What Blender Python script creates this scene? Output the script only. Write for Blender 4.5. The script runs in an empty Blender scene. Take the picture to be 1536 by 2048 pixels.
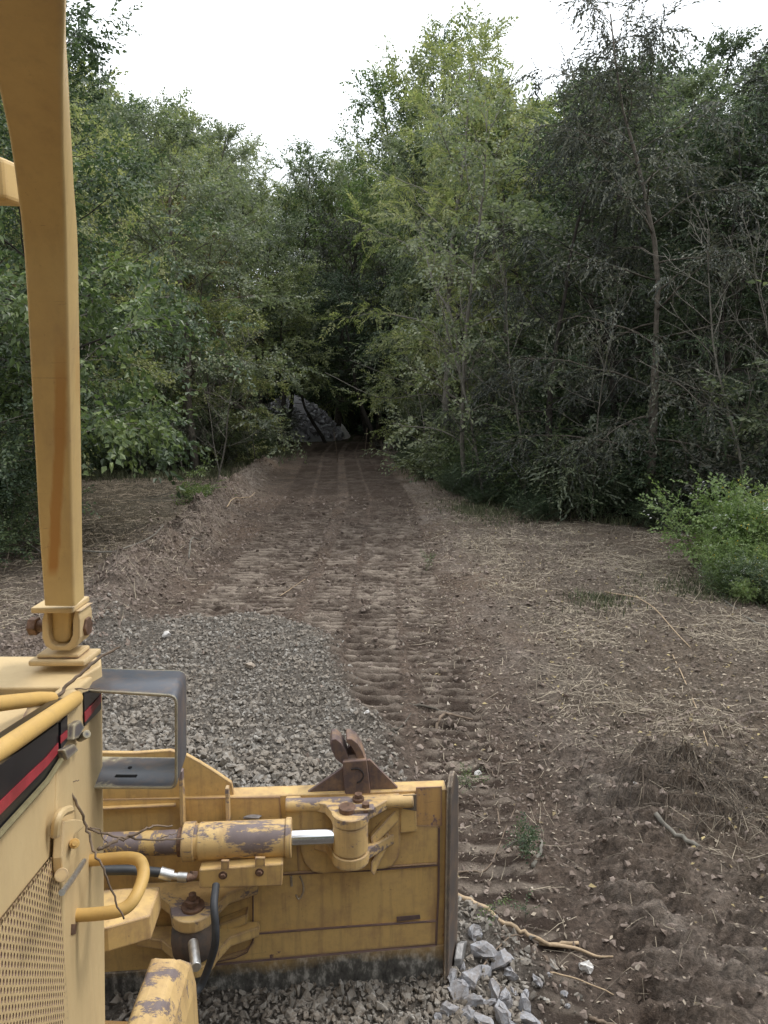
import bpy, bmesh, math, random
import numpy as np
from mathutils import Vector, Matrix

# ------------------------------------------------------------------ camera, light, exposure
sc = bpy.context.scene
COL = sc.collection
CAM_H = 2.6
PITCH = math.radians(8.8)
FPX = 1500.0
cam = bpy.data.cameras.new('camera')
cam.sensor_fit = 'VERTICAL'; cam.sensor_height = 36.0; cam.sensor_width = 27.0
cam.lens = 36.0 * FPX / 2048.0
cam.clip_start = 0.05; cam.clip_end = 2000
camo = bpy.data.objects.new('camera', cam); COL.objects.link(camo)
camo.location = (0, 0, CAM_H); camo.rotation_euler = (math.pi / 2 - PITCH, 0, 0)
sc.camera = camo
sc.render.resolution_x = 768; sc.render.resolution_y = 1024

SUN_EL, SUN_AZ = math.radians(56), math.radians(72)
world = bpy.data.worlds.new('World'); sc.world = world; world.use_nodes = True
wn = world.node_tree; wn.nodes.clear()
wo = wn.nodes.new('ShaderNodeOutputWorld')
sky = wn.nodes.new('ShaderNodeTexSky'); sky.sky_type = 'NISHITA'; sky.sun_disc = False
sky.sun_elevation = SUN_EL; sky.sun_rotation = SUN_AZ
b1 = wn.nodes.new('ShaderNodeBackground'); b1.inputs[1].default_value = 0.10
b2 = wn.nodes.new('ShaderNodeBackground'); b2.inputs[0].default_value = (0.93, 0.97, 1.0, 1); b2.inputs[1].default_value = 1.26
wt = wn.nodes.new('ShaderNodeTexCoord')
wnz = wn.nodes.new('ShaderNodeTexNoise'); wnz.inputs['Scale'].default_value = 2.2; wnz.inputs['Detail'].default_value = 3
wr = wn.nodes.new('ShaderNodeMapRange'); wr.inputs[1].default_value = 0.3; wr.inputs[2].default_value = 0.7
wr.inputs[3].default_value = 0.78; wr.inputs[4].default_value = 0.95
wm = wn.nodes.new('ShaderNodeMixShader')
wn.links.new(sky.outputs[0], b1.inputs[0]); wn.links.new(wt.outputs['Generated'], wnz.inputs['Vector'])
wn.links.new(wnz.outputs[0], wr.inputs[0]); wn.links.new(wr.outputs[0], wm.inputs[0])
wn.links.new(b1.outputs[0], wm.inputs[1]); wn.links.new(b2.outputs[0], wm.inputs[2])
wn.links.new(wm.outputs[0], wo.inputs[0])
sl = bpy.data.lights.new('sun', 'SUN'); sl.energy = 1.2; sl.angle = math.radians(14); sl.color = (1, .96, .9)
so = bpy.data.objects.new('sun', sl); COL.objects.link(so)
sd = Vector((math.sin(SUN_AZ) * math.cos(SUN_EL), math.cos(SUN_AZ) * math.cos(SUN_EL), math.sin(SUN_EL)))
so.rotation_euler = sd.to_track_quat('Z', 'Y').to_euler()
sc.view_settings.view_transform = 'Standard'; sc.view_settings.look = 'None'
sc.view_settings.gamma = 1; sc.view_settings.exposure = 0.70
sc.cycles.max_bounces = 6; sc.cycles.diffuse_bounces = 3; sc.cycles.glossy_bounces = 2
sc.cycles.transmission_bounces = 3; sc.cycles.transparent_max_bounces = 4
sc.cycles.use_denoising = True

# ------------------------------------------------------------------ helpers
CP, SP_ = math.cos(PITCH), math.sin(PITCH)
def ray(u, v):
    a = (u - 768) / FPX; b = -(v - 1024) / FPX
    return np.array((a, CP + b * SP_, -SP_ + b * CP))
CAMP = np.array((0, 0, CAM_H))
def D(u, v, y):
    d = ray(u, v); return CAMP + d * (y / d[1])
def Gz(u, v, z=0.0):
    d = ray(u, v); return CAMP + d * ((z - CAM_H) / d[2])
def PL(u, v, P0, N):
    d = ray(u, v); t = np.dot(np.asarray(P0) - CAMP, N) / np.dot(d, N); return CAMP + d * t

def nrm(a):
    return a / np.maximum(np.linalg.norm(a, axis=-1, keepdims=True), 1e-9)

class Buf:
    def __init__(s): s.V = []; s.F = {3: [], 4: []}; s.n = 0; s.N = []; s.FM = {3: [], 4: []}
    def add(s, V, F, m=0):
        V = np.asarray(V, float).reshape(-1, 3)
        for f in (F if isinstance(F, (list, tuple)) and len(F) and isinstance(F[0], np.ndarray) and F[0].ndim == 2 else [np.asarray(F)]):
            if len(f):
                s.F[f.shape[1]].append(f + s.n); s.FM[f.shape[1]].append(np.full(len(f), m))
        s.V.append(V); s.n += len(V)
    def ngon(s, V, idx, m=0):
        s.N.append(([i + s.n for i in idx], m)); 
    def build(s, name, mat, parent=None, smooth=False, bevel=0, seg=2, kind=None):
        me = mesh_of(s, name, smooth)
        for m in (mat if isinstance(mat, (list, tuple)) else [mat]): me.materials.append(m)
        return link(name, me, parent, bevel, seg, kind)

def mesh_of(s, name, smooth=False):
    me = bpy.data.meshes.new(name)
    V = np.concatenate(s.V)
    loops = []; starts = []; mi = []; c = 0
    for k in (3, 4):
        if s.F[k]:
            f = np.concatenate(s.F[k]); loops.append(f.reshape(-1)); starts.append(c + np.arange(len(f)) * k); c += f.size
            mi.append(np.concatenate(s.FM[k]))
    for idx, m in s.N:
        loops.append(np.array(idx)); starts.append(np.array([c])); c += len(idx); mi.append(np.array([m]))
    loops = np.concatenate(loops); starts = np.concatenate(starts); mi = np.concatenate(mi)
    me.vertices.add(len(V)); me.vertices.foreach_set('co', V.astype(np.float32).ravel())
    me.loops.add(len(loops)); me.loops.foreach_set('vertex_index', loops.astype(np.int32))
    me.polygons.add(len(starts)); me.polygons.foreach_set('loop_start', starts.astype(np.int32))
    me.polygons.foreach_set('material_index', mi.astype(np.int32))
    me.polygons.foreach_set('use_smooth', np.full(len(starts), bool(smooth)))
    me.update(calc_edges=True)
    return me

def link(name, me, parent=None, bevel=0, seg=2, kind=None):
    o = bpy.data.objects.new(name, me); COL.objects.link(o)
    if parent is not None: o.parent = parent; 
    if parent is not None and parent.type == 'EMPTY' and parent.location.length > 0 and parent.get('wl'):
        o.location = -parent.location
    if bevel:
        b = o.modifiers.new('edge', 'BEVEL'); b.width = bevel; b.segments = seg; b.limit_method = 'ANGLE'; b.angle_limit = math.radians(35)
        b.harden_normals = False
    if kind: o['kind'] = kind
    return o

def tag(o, label, cat, group=None, kind=None):
    if label: o['label'] = label
    if cat: o['category'] = cat
    if group: o['group'] = group
    if kind: o['kind'] = kind
    return o
def empty(name, loc=(0, 0, 0), worldlocal=False):
    o = bpy.data.objects.new(name, None); COL.objects.link(o); o.location = loc; o.empty_display_size = .2
    if worldlocal: o['wl'] = 1
    return o
def copy_tree(o, parent=None):
    c = o.copy(); COL.objects.link(c); c.parent = parent
    for ch in o.children: copy_tree(ch, c)
    return c

def tube_arr(P, R, n=6, cap=True, phase=0.0):
    P = np.asarray(P, float); m = len(P); R = np.broadcast_to(np.asarray(R, float), (m,))
    T = np.gradient(P, axis=0); T = nrm(T)
    a = np.array((0, 0, 1.)) if abs(T[0][2]) < .9 else np.array((1., 0, 0))
    u = nrm(np.cross(T[0], a)); U = [u]
    for i in range(1, m):
        u = U[-1] - np.dot(U[-1], T[i]) * T[i]; U.append(nrm(u))
    U = np.array(U); W = np.cross(T, U)
    ang = np.arange(n) * 2 * np.pi / n + phase
    V = P[:, None, :] + R[:, None, None] * (np.cos(ang)[None, :, None] * U[:, None, :] + np.sin(ang)[None, :, None] * W[:, None, :])
    V = V.reshape(-1, 3)
    i = np.arange(m - 1)[:, None] * n; j = np.arange(n)[None, :]
    F = np.stack([i + j, i + (j + 1) % n, i + n + (j + 1) % n, i + n + j], -1).reshape(-1, 4)
    Fs = [F]
    if cap:
        V = np.vstack([V, P[0], P[-1]]); c0 = m * n; c1 = c0 + 1; jj = np.arange(n)
        Fs.append(np.stack([np.full(n, c0), (jj + 1) % n, jj], -1))
        Fs.append(np.stack([np.full(n, c1), (m - 1) * n + jj, (m - 1) * n + (jj + 1) % n], -1))
    return V, Fs
def tube(buf, P, R, n=6, cap=True, m=0): 
    V, F = tube_arr(P, R, n, cap); buf.add(V, F, m)
def smooth_path(P, k=6):
    P = np.asarray(P, float); out = []
    Q = np.vstack([2 * P[0] - P[1], P, 2 * P[-1] - P[-2]])
    for i in range(1, len(Q) - 2):
        p0, p1, p2, p3 = Q[i - 1], Q[i], Q[i + 1], Q[i + 2]
        for t in np.linspace(0, 1, k, endpoint=False):
            out.append(.5 * ((2 * p1) + (-p0 + p2) * t + (2 * p0 - 5 * p1 + 4 * p2 - p3) * t * t + (-p0 + 3 * p1 - 3 * p2 + p3) * t ** 3))
    out.append(P[-1]); return np.array(out)
def prism(buf, pts, nv, th, m=0):
    """polygon of 3d points extruded by th along nv"""
    P = np.asarray(pts, float); n = len(P); nv = np.asarray(nv, float)
    Q = P + nv * th
    # orientation
    c = np.zeros(3)
    for i in range(n): c += np.cross(P[i], P[(i + 1) % n])
    flip = np.dot(c, nv) < 0
    idx = list(range(n)) if not flip else list(range(n))[::-1]
    buf.ngon(None, [i + n for i in idx], m); buf.ngon(None, idx[::-1], m)
    j = np.array(idx); k = np.roll(j, -1)
    buf.add(np.vstack([P, Q]), [np.stack([j, k, k + n, j + n], -1)], m)
def boxc(buf, c, x, y, z, m=0):
    """centre and three half-axis vectors"""
    c, x, y, z = [np.asarray(a, float) for a in (c, x, y, z)]
    prism(buf, [c - x - y - z, c + x - y - z, c + x + y - z, c - x + y - z], z / np.linalg.norm(z), 2 * np.linalg.norm(z), m)
def cyl(buf, a, b, r, n=20, m=0, r2=None):
    a = np.asarray(a, float); b = np.asarray(b, float)
    tube(buf, [a, (a + b) / 2, b], [r, ((r2 or r) + r) / 2, r2 or r], n, True, m)

# value noise
def _h(ix, iy, s):
    n = (ix.astype(np.int64) * 374761393 + iy.astype(np.int64) * 668265263 + s * 974711) & 0x7fffffff
    n = ((n ^ (n >> 13)) * 1274126177) & 0x7fffffff
    return ((n ^ (n >> 16)) & 0xffff) / 65535.0
def vn(x, y, s=0):
    ix = np.floor(x); iy = np.floor(y); fx = x - ix; fy = y - iy
    fx = fx * fx * (3 - 2 * fx); fy = fy * fy * (3 - 2 * fy)
    a = _h(ix, iy, s); b = _h(ix + 1, iy, s); c = _h(ix, iy + 1, s); d = _h(ix + 1, iy + 1, s)
    return (a * (1 - fx) + b * fx) * (1 - fy) + (c * (1 - fx) + d * fx) * fy - .5
def fbm(x, y, sc_, o=4, s=0):
    r = 0; a = 1; f = 1 / sc_
    for i in range(o):
        r = r + a * vn(x * f + i * 17.3, y * f + i * 9.1, s + i); a *= .5; f *= 2.03
    return r
def sst(a, b, x):
    t = np.clip((x - a) / (b - a), 0, 1); return t * t * (3 - 2 * t)

# ------------------------------------------------------------------ materials
def mat(name):
    m = bpy.data.materials.new(name); m.use_nodes = True
    nt = m.node_tree; nt.nodes.clear()
    o = nt.nodes.new('ShaderNodeOutputMaterial'); p = nt.nodes.new('ShaderNodeBsdfPrincipled')
    nt.links.new(p.outputs[0], o.inputs[0]); return m, nt, p, o
def nd(nt, t, **kw):
    n = nt.nodes.new(t)
    for k, v in kw.items():
        if k in n.inputs: n.inputs[k].default_value = v
        else: setattr(n, k, v)
    return n
def ramp(nt, fac, stops, interp='LINEAR'):
    r = nt.nodes.new('ShaderNodeValToRGB'); r.color_ramp.interpolation = interp
    e = r.color_ramp.elements
    while len(e) < len(stops): e.new(.5)
    for i, (p, c) in enumerate(stops):
        e[i].position = p; e[i].color = (*c, 1) if len(c) == 3 else c
    nt.links.new(fac, r.inputs[0]); return r.outputs[0]
def mix(nt, fac, a, b, bt='MIX'):
    m = nt.nodes.new('ShaderNodeMix'); m.data_type = 'RGBA'; m.blend_type = bt
    for sock, val in ((m.inputs[0], fac), (m.inputs[6], a), (m.inputs[7], b)):
        if hasattr(val, 'links'): nt.links.new(val, sock)
        elif isinstance(val, (int, float)): sock.default_value = val
        else: sock.default_value = (*val, 1)
    return m.outputs[2]
def mth(nt, op, a, b=0.0, c=None):
    m = nt.nodes.new('ShaderNodeMath'); m.operation = op; m.use_clamp = False
    for s_, v in zip(m.inputs, (a, b) if c is None else (a, b, c)):
        if hasattr(v, 'links'): nt.links.new(v, s_)
        else: s_.default_value = v
    return m.outputs[0]
def noise(nt, scale, detail=5, rough=.55, vec=None, dist=0):
    n = nd(nt, 'ShaderNodeTexNoise', Scale=scale, Detail=detail, Roughness=rough, Distortion=dist)
    if vec is not None: nt.links.new(vec, n.inputs['Vector'])
    return n.outputs[0]
def pos(nt): return nt.nodes.new('ShaderNodeNewGeometry').outputs['Position']
def scaled(nt, vec, s):
    m = nt.nodes.new('ShaderNodeMapping'); m.inputs['Scale'].default_value = s; nt.links.new(vec, m.inputs['Vector']); return m.outputs[0]
def bump(nt, p, h, strength, dist=.01):
    b = nd(nt, 'ShaderNodeBump', Strength=strength, Distance=dist); nt.links.new(h, b.inputs['Height']); nt.links.new(b.outputs[0], p.inputs['Normal'])

def leaf_mat(name, ca, cb, cc, trans=.32, rough=.42, spec=.6):
    m, nt, p, o = mat(name)
    g = nt.nodes.new('ShaderNodeNewGeometry'); oi = nt.nodes.new('ShaderNodeObjectInfo')
    clump = noise(nt, .75, 3, .5, g.outputs['Position'])
    f = mth(nt, 'ADD', mth(nt, 'MULTIPLY', g.outputs['Random Per Island'], .5), mth(nt, 'MULTIPLY', clump, .6))
    f = mth(nt, 'ADD', f, mth(nt, 'MULTIPLY', oi.outputs['Random'], .3))
    c = ramp(nt, f, [(.3, ca), (.7, cb), (1.08 if False else .98, cc)])
    nt.links.new(c, p.inputs['Base Color']); p.inputs['Roughness'].default_value = rough
    p.inputs['Specular IOR Level'].default_value = spec
    t = nt.nodes.new('ShaderNodeBsdfTranslucent'); c2 = mix(nt, 1.0, c, (1.1, 1.25, .8), 'MULTIPLY')
    nt.links.new(c2, t.inputs[0])
    ms = nt.nodes.new('ShaderNodeMixShader'); ms.inputs[0].default_value = trans
    nt.links.new(p.outputs[0], ms.inputs[1]); nt.links.new(t.outputs[0], ms.inputs[2]); nt.links.new(ms.outputs[0], o.inputs[0])
    return m
L_MID = leaf_mat('leaf_mid_green', (.036, .056, .030), (.090, .130, .065), (.20, .24, .11))
L_DARK = leaf_mat('leaf_dark_green', (.028, .044, .026), (.060, .088, .048), (.12, .15, .08), .2, .5, .3)
L_YEL = leaf_mat('leaf_yellow_green', (.11, .13, .060), (.23, .255, .115), (.38, .37, .17), .42)
L_DUSK = leaf_mat('leaf_dull_purple_green', (.034, .038, .034), (.070, .076, .062), (.14, .14, .10), .18, .5, .35)
L_RUST = leaf_mat('leaf_autumn_brown', (.06, .07, .03), (.13, .12, .05), (.26, .17, .07), .3)
L_BUSH = leaf_mat('leaf_light_weed_green', (.11, .16, .06), (.22, .30, .11), (.36, .42, .18), .38)
L_BRIGHT = leaf_mat('leaf_fresh_green', (.05, .078, .032), (.115, .16, .062), (.22, .27, .10), .38)
L_PALE = leaf_mat('leaf_grey_green', (.075, .095, .065), (.16, .185, .12), (.27, .29, .17), .38)

def simple(name, col, rough=.7, metal=0, ns=20, var=.3, bmp=0, spec=.4):
    m, nt, p, o = mat(name)
    n = noise(nt, ns, 6, .6, pos(nt))
    c = ramp(nt, n, [(.3, tuple(x * (1 - var) for x in col)), (.7, tuple(min(1, x * (1 + var)) for x in col))])
    nt.links.new(c, p.inputs['Base Color']); p.inputs['Roughness'].default_value = rough; p.inputs['Metallic'].default_value = metal
    p.inputs['Specular IOR Level'].default_value = spec
    if bmp: bump(nt, p, noise(nt, ns * 3, 6, .6, pos(nt)), bmp)
    return m
BARK = simple('bark_grey_brown', (.10, .085, .068), .9, 0, 9, .5, .6)
BARK_D = simple('bark_dark', (.045, .038, .032), .9, 0, 9, .5, .6)
BARK_P = simple('bark_pale', (.17, .155, .13), .85, 0, 12, .35, .4)
TWIG = simple('dead_twig', (.17, .125, .09), .85, 0, 30, .4, .2)
ROOT = simple('pale_root', (.42, .31, .20), .8, 0, 25, .3, .3)
def straw_mat(name, a, b):
    m, nt, p, o = mat(name)
    g = nt.nodes.new('ShaderNodeNewGeometry')
    c = ramp(nt, g.outputs['Random Per Island'], [(0, a), (1, b)])
    nt.links.new(c, p.inputs['Base Color']); p.inputs['Roughness'].default_value = .75; return m
STRAW = straw_mat('dry_straw', (.10, .078, .058), (.56, .47, .35))
GRASS = straw_mat('grass_blade', (.03, .042, .018), (.15, .15, .075))
LITTER = straw_mat('leaf_litter', (.10, .065, .04), (.45, .36, .17))
FLOW_Y = simple('yellow_flower', (.75, .55, .06), .7, 0, 40, .2)
FLOW_W = simple('white_flower', (.75, .76, .72), .7, 0, 40, .1)

def rock_mat(name, a, b, dirt=.3, dirtc=(.15, .105, .075), big=0):
    m, nt, p, o = mat(name)
    g = nt.nodes.new('ShaderNodeNewGeometry')
    c = ramp(nt, g.outputs['Random Per Island'], [(0, a), (1, b)])
    n = noise(nt, 35, 5, .6, g.outputs['Position'])
    c = mix(nt, ramp(nt, n, [(.42, (0, 0, 0)), (.62, (dirt,) * 3)]), c, dirtc)
    if big:
        c = mix(nt, ramp(nt, noise(nt, big, 7, .7, g.outputs['Position']), [(.40, (0, 0, 0)), (.62, (.85, .85, .85))]), c, (.25, .215, .178))
    n2 = noise(nt, 90, 4, .6, g.outputs['Position'])
    c = mix(nt, .5, c, ramp(nt, n2, [(.3, (.35, .35, .35)), (.7, (.65, .65, .65))]), 'OVERLAY')
    nt.links.new(c, p.inputs['Base Color']); p.inputs['Roughness'].default_value = .9; p.inputs['Specular IOR Level'].default_value = .2
    bump(nt, p, noise(nt, 130, 5, .7, g.outputs['Position']), .6, .004); return m
ROCK = rock_mat('crushed_limestone', (.185, .170, .150), (.39, .37, .34), .85, (.18, .145, .112), 2.0)
ROCK_B = rock_mat('rough_grey_rock', (.25, .25, .265), (.41, .41, .435), .55, (.24, .20, .17))
ROCK_W = rock_mat('white_stone', (.55, .52, .50), (.72, .70, .68), .25, (.35, .28, .22))
CLOD = rock_mat('soil_clod', (.14, .108, .088), (.29, .235, .20), .4, (.17, .125, .10))
PEB = rock_mat('field_pebble', (.20, .15, .115), (.50, .44, .37), .5)

def paint(name, base, wear=.3, wcol=(.10, .062, .060), dust=.25, wscale=6, edge=1.0, rough=.42, scratch=.5, low=None, er=.02, st=(1, 1, 1)):
    m, nt, p, o = mat(name)
    g = nt.nodes.new('ShaderNodeNewGeometry'); P = g.outputs['Position']
    n0 = noise(nt, 1.6, 5, .6, P)
    c = mix(nt, ramp(nt, n0, [(.35, (0, 0, 0)), (.7, (.55, .55, .55))]), base, tuple(x * y for x, y in zip(base, (.90, .86, .80))))
    # dust / rusty film
    n1 = noise(nt, 9, 8, .7, P)
    c = mix(nt, ramp(nt, n1, [(.44, (0, 0, 0)), (.68, (dust,) * 3)]), c, (.36, .22, .12))
    nst = noise(nt, 1.0, 6, .65, scaled(nt, P, (26, 26, 2.2)))
    c = mix(nt, ramp(nt, nst, [(.50, (0, 0, 0)), (.72, (dust * .9,) * 3)]), c, (.27, .17, .10))
    # fine grime specks
    n3 = noise(nt, 60, 6, .7, P)
    c = mix(nt, ramp(nt, n3, [(.63, (0, 0, 0)), (.72, (.7 * min(1, wear * 2.4),) * 3)]), c, (.19, .10, .06))
    # scratches
    s_ = noise(nt, 1.0, 8, .75, scaled(nt, P, (5, 40, 130)), 1.2)
    c = mix(nt, ramp(nt, s_, [(.63, (0, 0, 0)), (.67, (scratch,) * 3)]), c, (.22, .13, .08))
    # broad wear to primer and steel
    n2 = noise(nt, wscale, 12, .78, scaled(nt, P, st), .2)
    t = .80 - wear * .33
    w1 = ramp(nt, n2, [(t, (0, 0, 0)), (t + .03, (1, 1, 1))])
    if edge > 0:
        bv = nd(nt, 'ShaderNodeBevel', Radius=er, samples=4)
        vm = nt.nodes.new('ShaderNodeVectorMath'); vm.operation = 'DOT_PRODUCT'
        nt.links.new(bv.outputs[0], vm.inputs[0]); nt.links.new(g.outputs['Normal'], vm.inputs[1])
        e = mth(nt, 'SUBTRACT', 1.0, vm.outputs['Value'])
        e = mth(nt, 'MULTIPLY', e, 5.0 * edge)
        e = mth(nt, 'ADD', e, mth(nt, 'SUBTRACT', mth(nt, 'MULTIPLY', noise(nt, 28, 6, .7, P), 1.4), .95 + .2 * (1 - edge)))
        e = ramp(nt, e, [(.28, (0, 0, 0)), (.42, (1, 1, 1))])
        w = mth(nt, 'MAXIMUM', w1, e)
    else: w = w1
    wc = mix(nt, noise(nt, 14, 5, .6, P), wcol, tuple(min(1, x * 2.4) for x in wcol))
    c = mix(nt, w, c, wc)
    if low:   # abraded grey strip towards the cutting edge: (z0, z1)
        sp = nt.nodes.new('ShaderNodeSeparateXYZ'); nt.links.new(P, sp.inputs[0])
        z = mth(nt, 'ADD', sp.outputs[2], mth(nt, 'MULTIPLY', mth(nt, 'SUBTRACT', noise(nt, 5, 8, .7, P), .5), .22))
        mr = nd(nt, 'ShaderNodeMapRange'); nt.links.new(z, mr.inputs[0])
        mr.inputs[1].default_value = low[1]; mr.inputs[2].default_value = low[0]
        gc = ramp(nt, noise(nt, 16, 8, .75, scaled(nt, P, (1.6, 1.6, .8))), [(.34, (.035, .032, .032)), (.5, (.12, .115, .105)), (.64, (.42, .40, .37))])
        c = mix(nt, mr.outputs[0], c, gc)
    nt.links.new(c, p.inputs['Base Color'])
    r = mth(nt, 'ADD', rough, mth(nt, 'MULTIPLY', n1, .25)); nt.links.new(r, p.inputs['Roughness'])
    p.inputs['Specular IOR Level'].default_value = .4
    bump(nt, p, mth(nt, 'SUBTRACT', mth(nt, 'MULTIPLY', n3, .35), w), .35, .003)
    return m
Y_BLADE = paint('blade_yellow_paint', (.65, .445, .18), .5, dust=.6, wscale=5)
Y_WORN = paint('blade_worn_paint', (.60, .37, .15), .78, (.13, .085, .09), .5, 9)
Y_LOW = paint('cutting_edge_worn_steel', (.58, .38, .14), .5, low=(.17, .30), edge=.6)
Y_POST = paint('sweep_yellow_paint', (.60, .425, .185), .2, dust=.25, wscale=3, edge=.7)
Y_HOOD = paint('hood_yellow_paint', (.62, .465, .25), .05, dust=.14, wscale=3, edge=.35, scratch=.25, rough=.4)
Y_RAIL = paint('rail_yellow_paint', (.62, .40, .13), .10, dust=.2, wscale=8, edge=0)
Y_CYL = paint('cylinder_peeling_paint', (.62, .43, .19), .84, (.105, .082, .080), .5, 7, edge=.8, st=(.38, 1, 1))
Y_DIRTY = paint('frame_dirty_paint', (.34, .20, .075), .5, (.06, .045, .04), .7, 5)
RUST = paint('rusty_steel', (.105, .078, .078), .5, (.085, .055, .055), .7, 9, rough=.6)
DARKSTEEL = paint('dark_steel_edge', (.075, .065, .062), .5, (.28, .23, .17), .3, 14, rough=.5)
BLACKP = paint('scuffed_black_paint', (.085, .092, .112), .22, (.30, .26, .17), .3, 8, edge=1.7, rough=.24, scratch=.6, er=.014)
DECAL = simple('black_decal', (.010, .010, .013), .3, 0, 10, .3)
REDSTR = simple('red_decal_stripe', (.33, .035, .045), .4, 0, 14, .25)
CHROME = simple('chrome_rod', (.82, .84, .88), .16, 1.0, 8, .04)
ZINC = simple('zinc_fitting', (.55, .55, .54), .35, .9, 40, .25)
RUBBER = simple('black_rubber_hose', (.030, .032, .036), .55, 0, 20, .4)
BOLT = simple('rusty_bolt_steel', (.16, .095, .065), .6, .3, 45, .5, .3)
INNER = simple('radiator_core_dusty', (.34, .235, .13), .9, 0, 20, .3)

# ------------------------------------------------------------------ terrain
def xL(y): return np.interp(y, [2, 7.6, 9.4, 13, 20.8, 36.5, 46], [-3.3, -3.05, -2.9, -3.07, -3.5, -4.5, -5.0])
def xR(y): return np.interp(y, [2, 5.2, 8.3, 15, 26.5, 36.5, 46], [1.3, 1.23, 1.1, .84, .45, .05, -.4])
def xG(y): return np.interp(y, [2.2, 2.8, 3.0, 3.5, 4.0, 4.8, 5.4, 6.2, 7.3, 8.5, 9.0, 9.35], [.70, .66, .66, .42, .20, .02, -.12, -.2, -.48, -1.05, -1.8, -3.0])
def right_edge(y): return np.interp(y, [0, 9, 13.4, 14.4, 15.1, 15.6, 18, 22, 28.5, 36, 60], [9, 8.5, 7.4, 6.6, 5.3, 4.0, 2.9, 2.1, 1.1, .9, 1.2])
def left_edge(y): return np.interp(y, [0, 10, 15, 24.0, 24.9, 28.5, 32, 40, 60], [-7.0, -7.5, -9.5, -11.0, -6.4, -5.6, -4.9, -5.0, -5.4])
def masks(x, y):
    w = fbm(x, y, .8, 3, 5) * .5
    g = sst(.22, -.22, x - xG(y) - w * .9) * sst(9.0, 8.5, y + w * 1.2 - .25 * np.minimum(0, x + 2.9)) * sst(-3.45, -3.05, x + w * .8)
    tr = sst(-.15, .15, x - xL(y) + w * .4) * sst(-.25, .25, xR(y) - x + w * .6)
    fo = np.maximum(sst(-.8, .6, x - right_edge(y) + w), sst(-.8, .6, left_edge(y) - x + w))
    fo = np.maximum(fo, sst(42, 45, y) * 1.0); fo = np.maximum(fo, .55 * sst(.9, 1.8, xL(y) - x + w) * sst(10, 13, y))  # left verge soil colour darkened as well, standing for its shade
    st = sst(.1, .9, x - xR(y) + w * 1.2) * (1 - fo) * sst(2.6, 5.8, y + x * .5 + w * 2)
    st = np.maximum(st, .7 * sst(.9, 1.6, xL(y) - x + w) * (1 - fo))
    return g, tr, fo, st
def cleat(x, y, cx, half, pitch=.17, tilt=0.0, s=0):
    m = sst(half + .05, half - .03, np.abs(x - cx))
    ph = (y + tilt * (x - cx) + .028 * fbm(x, y, .35, 3, 40 + s)) / pitch
    w = np.abs(((ph % 1) - .5) * 2)
    return m, sst(.46, .66, w) - .5
CR = [None, None]      # dry crest and damp print tones, with relief shading painted into them
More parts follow.
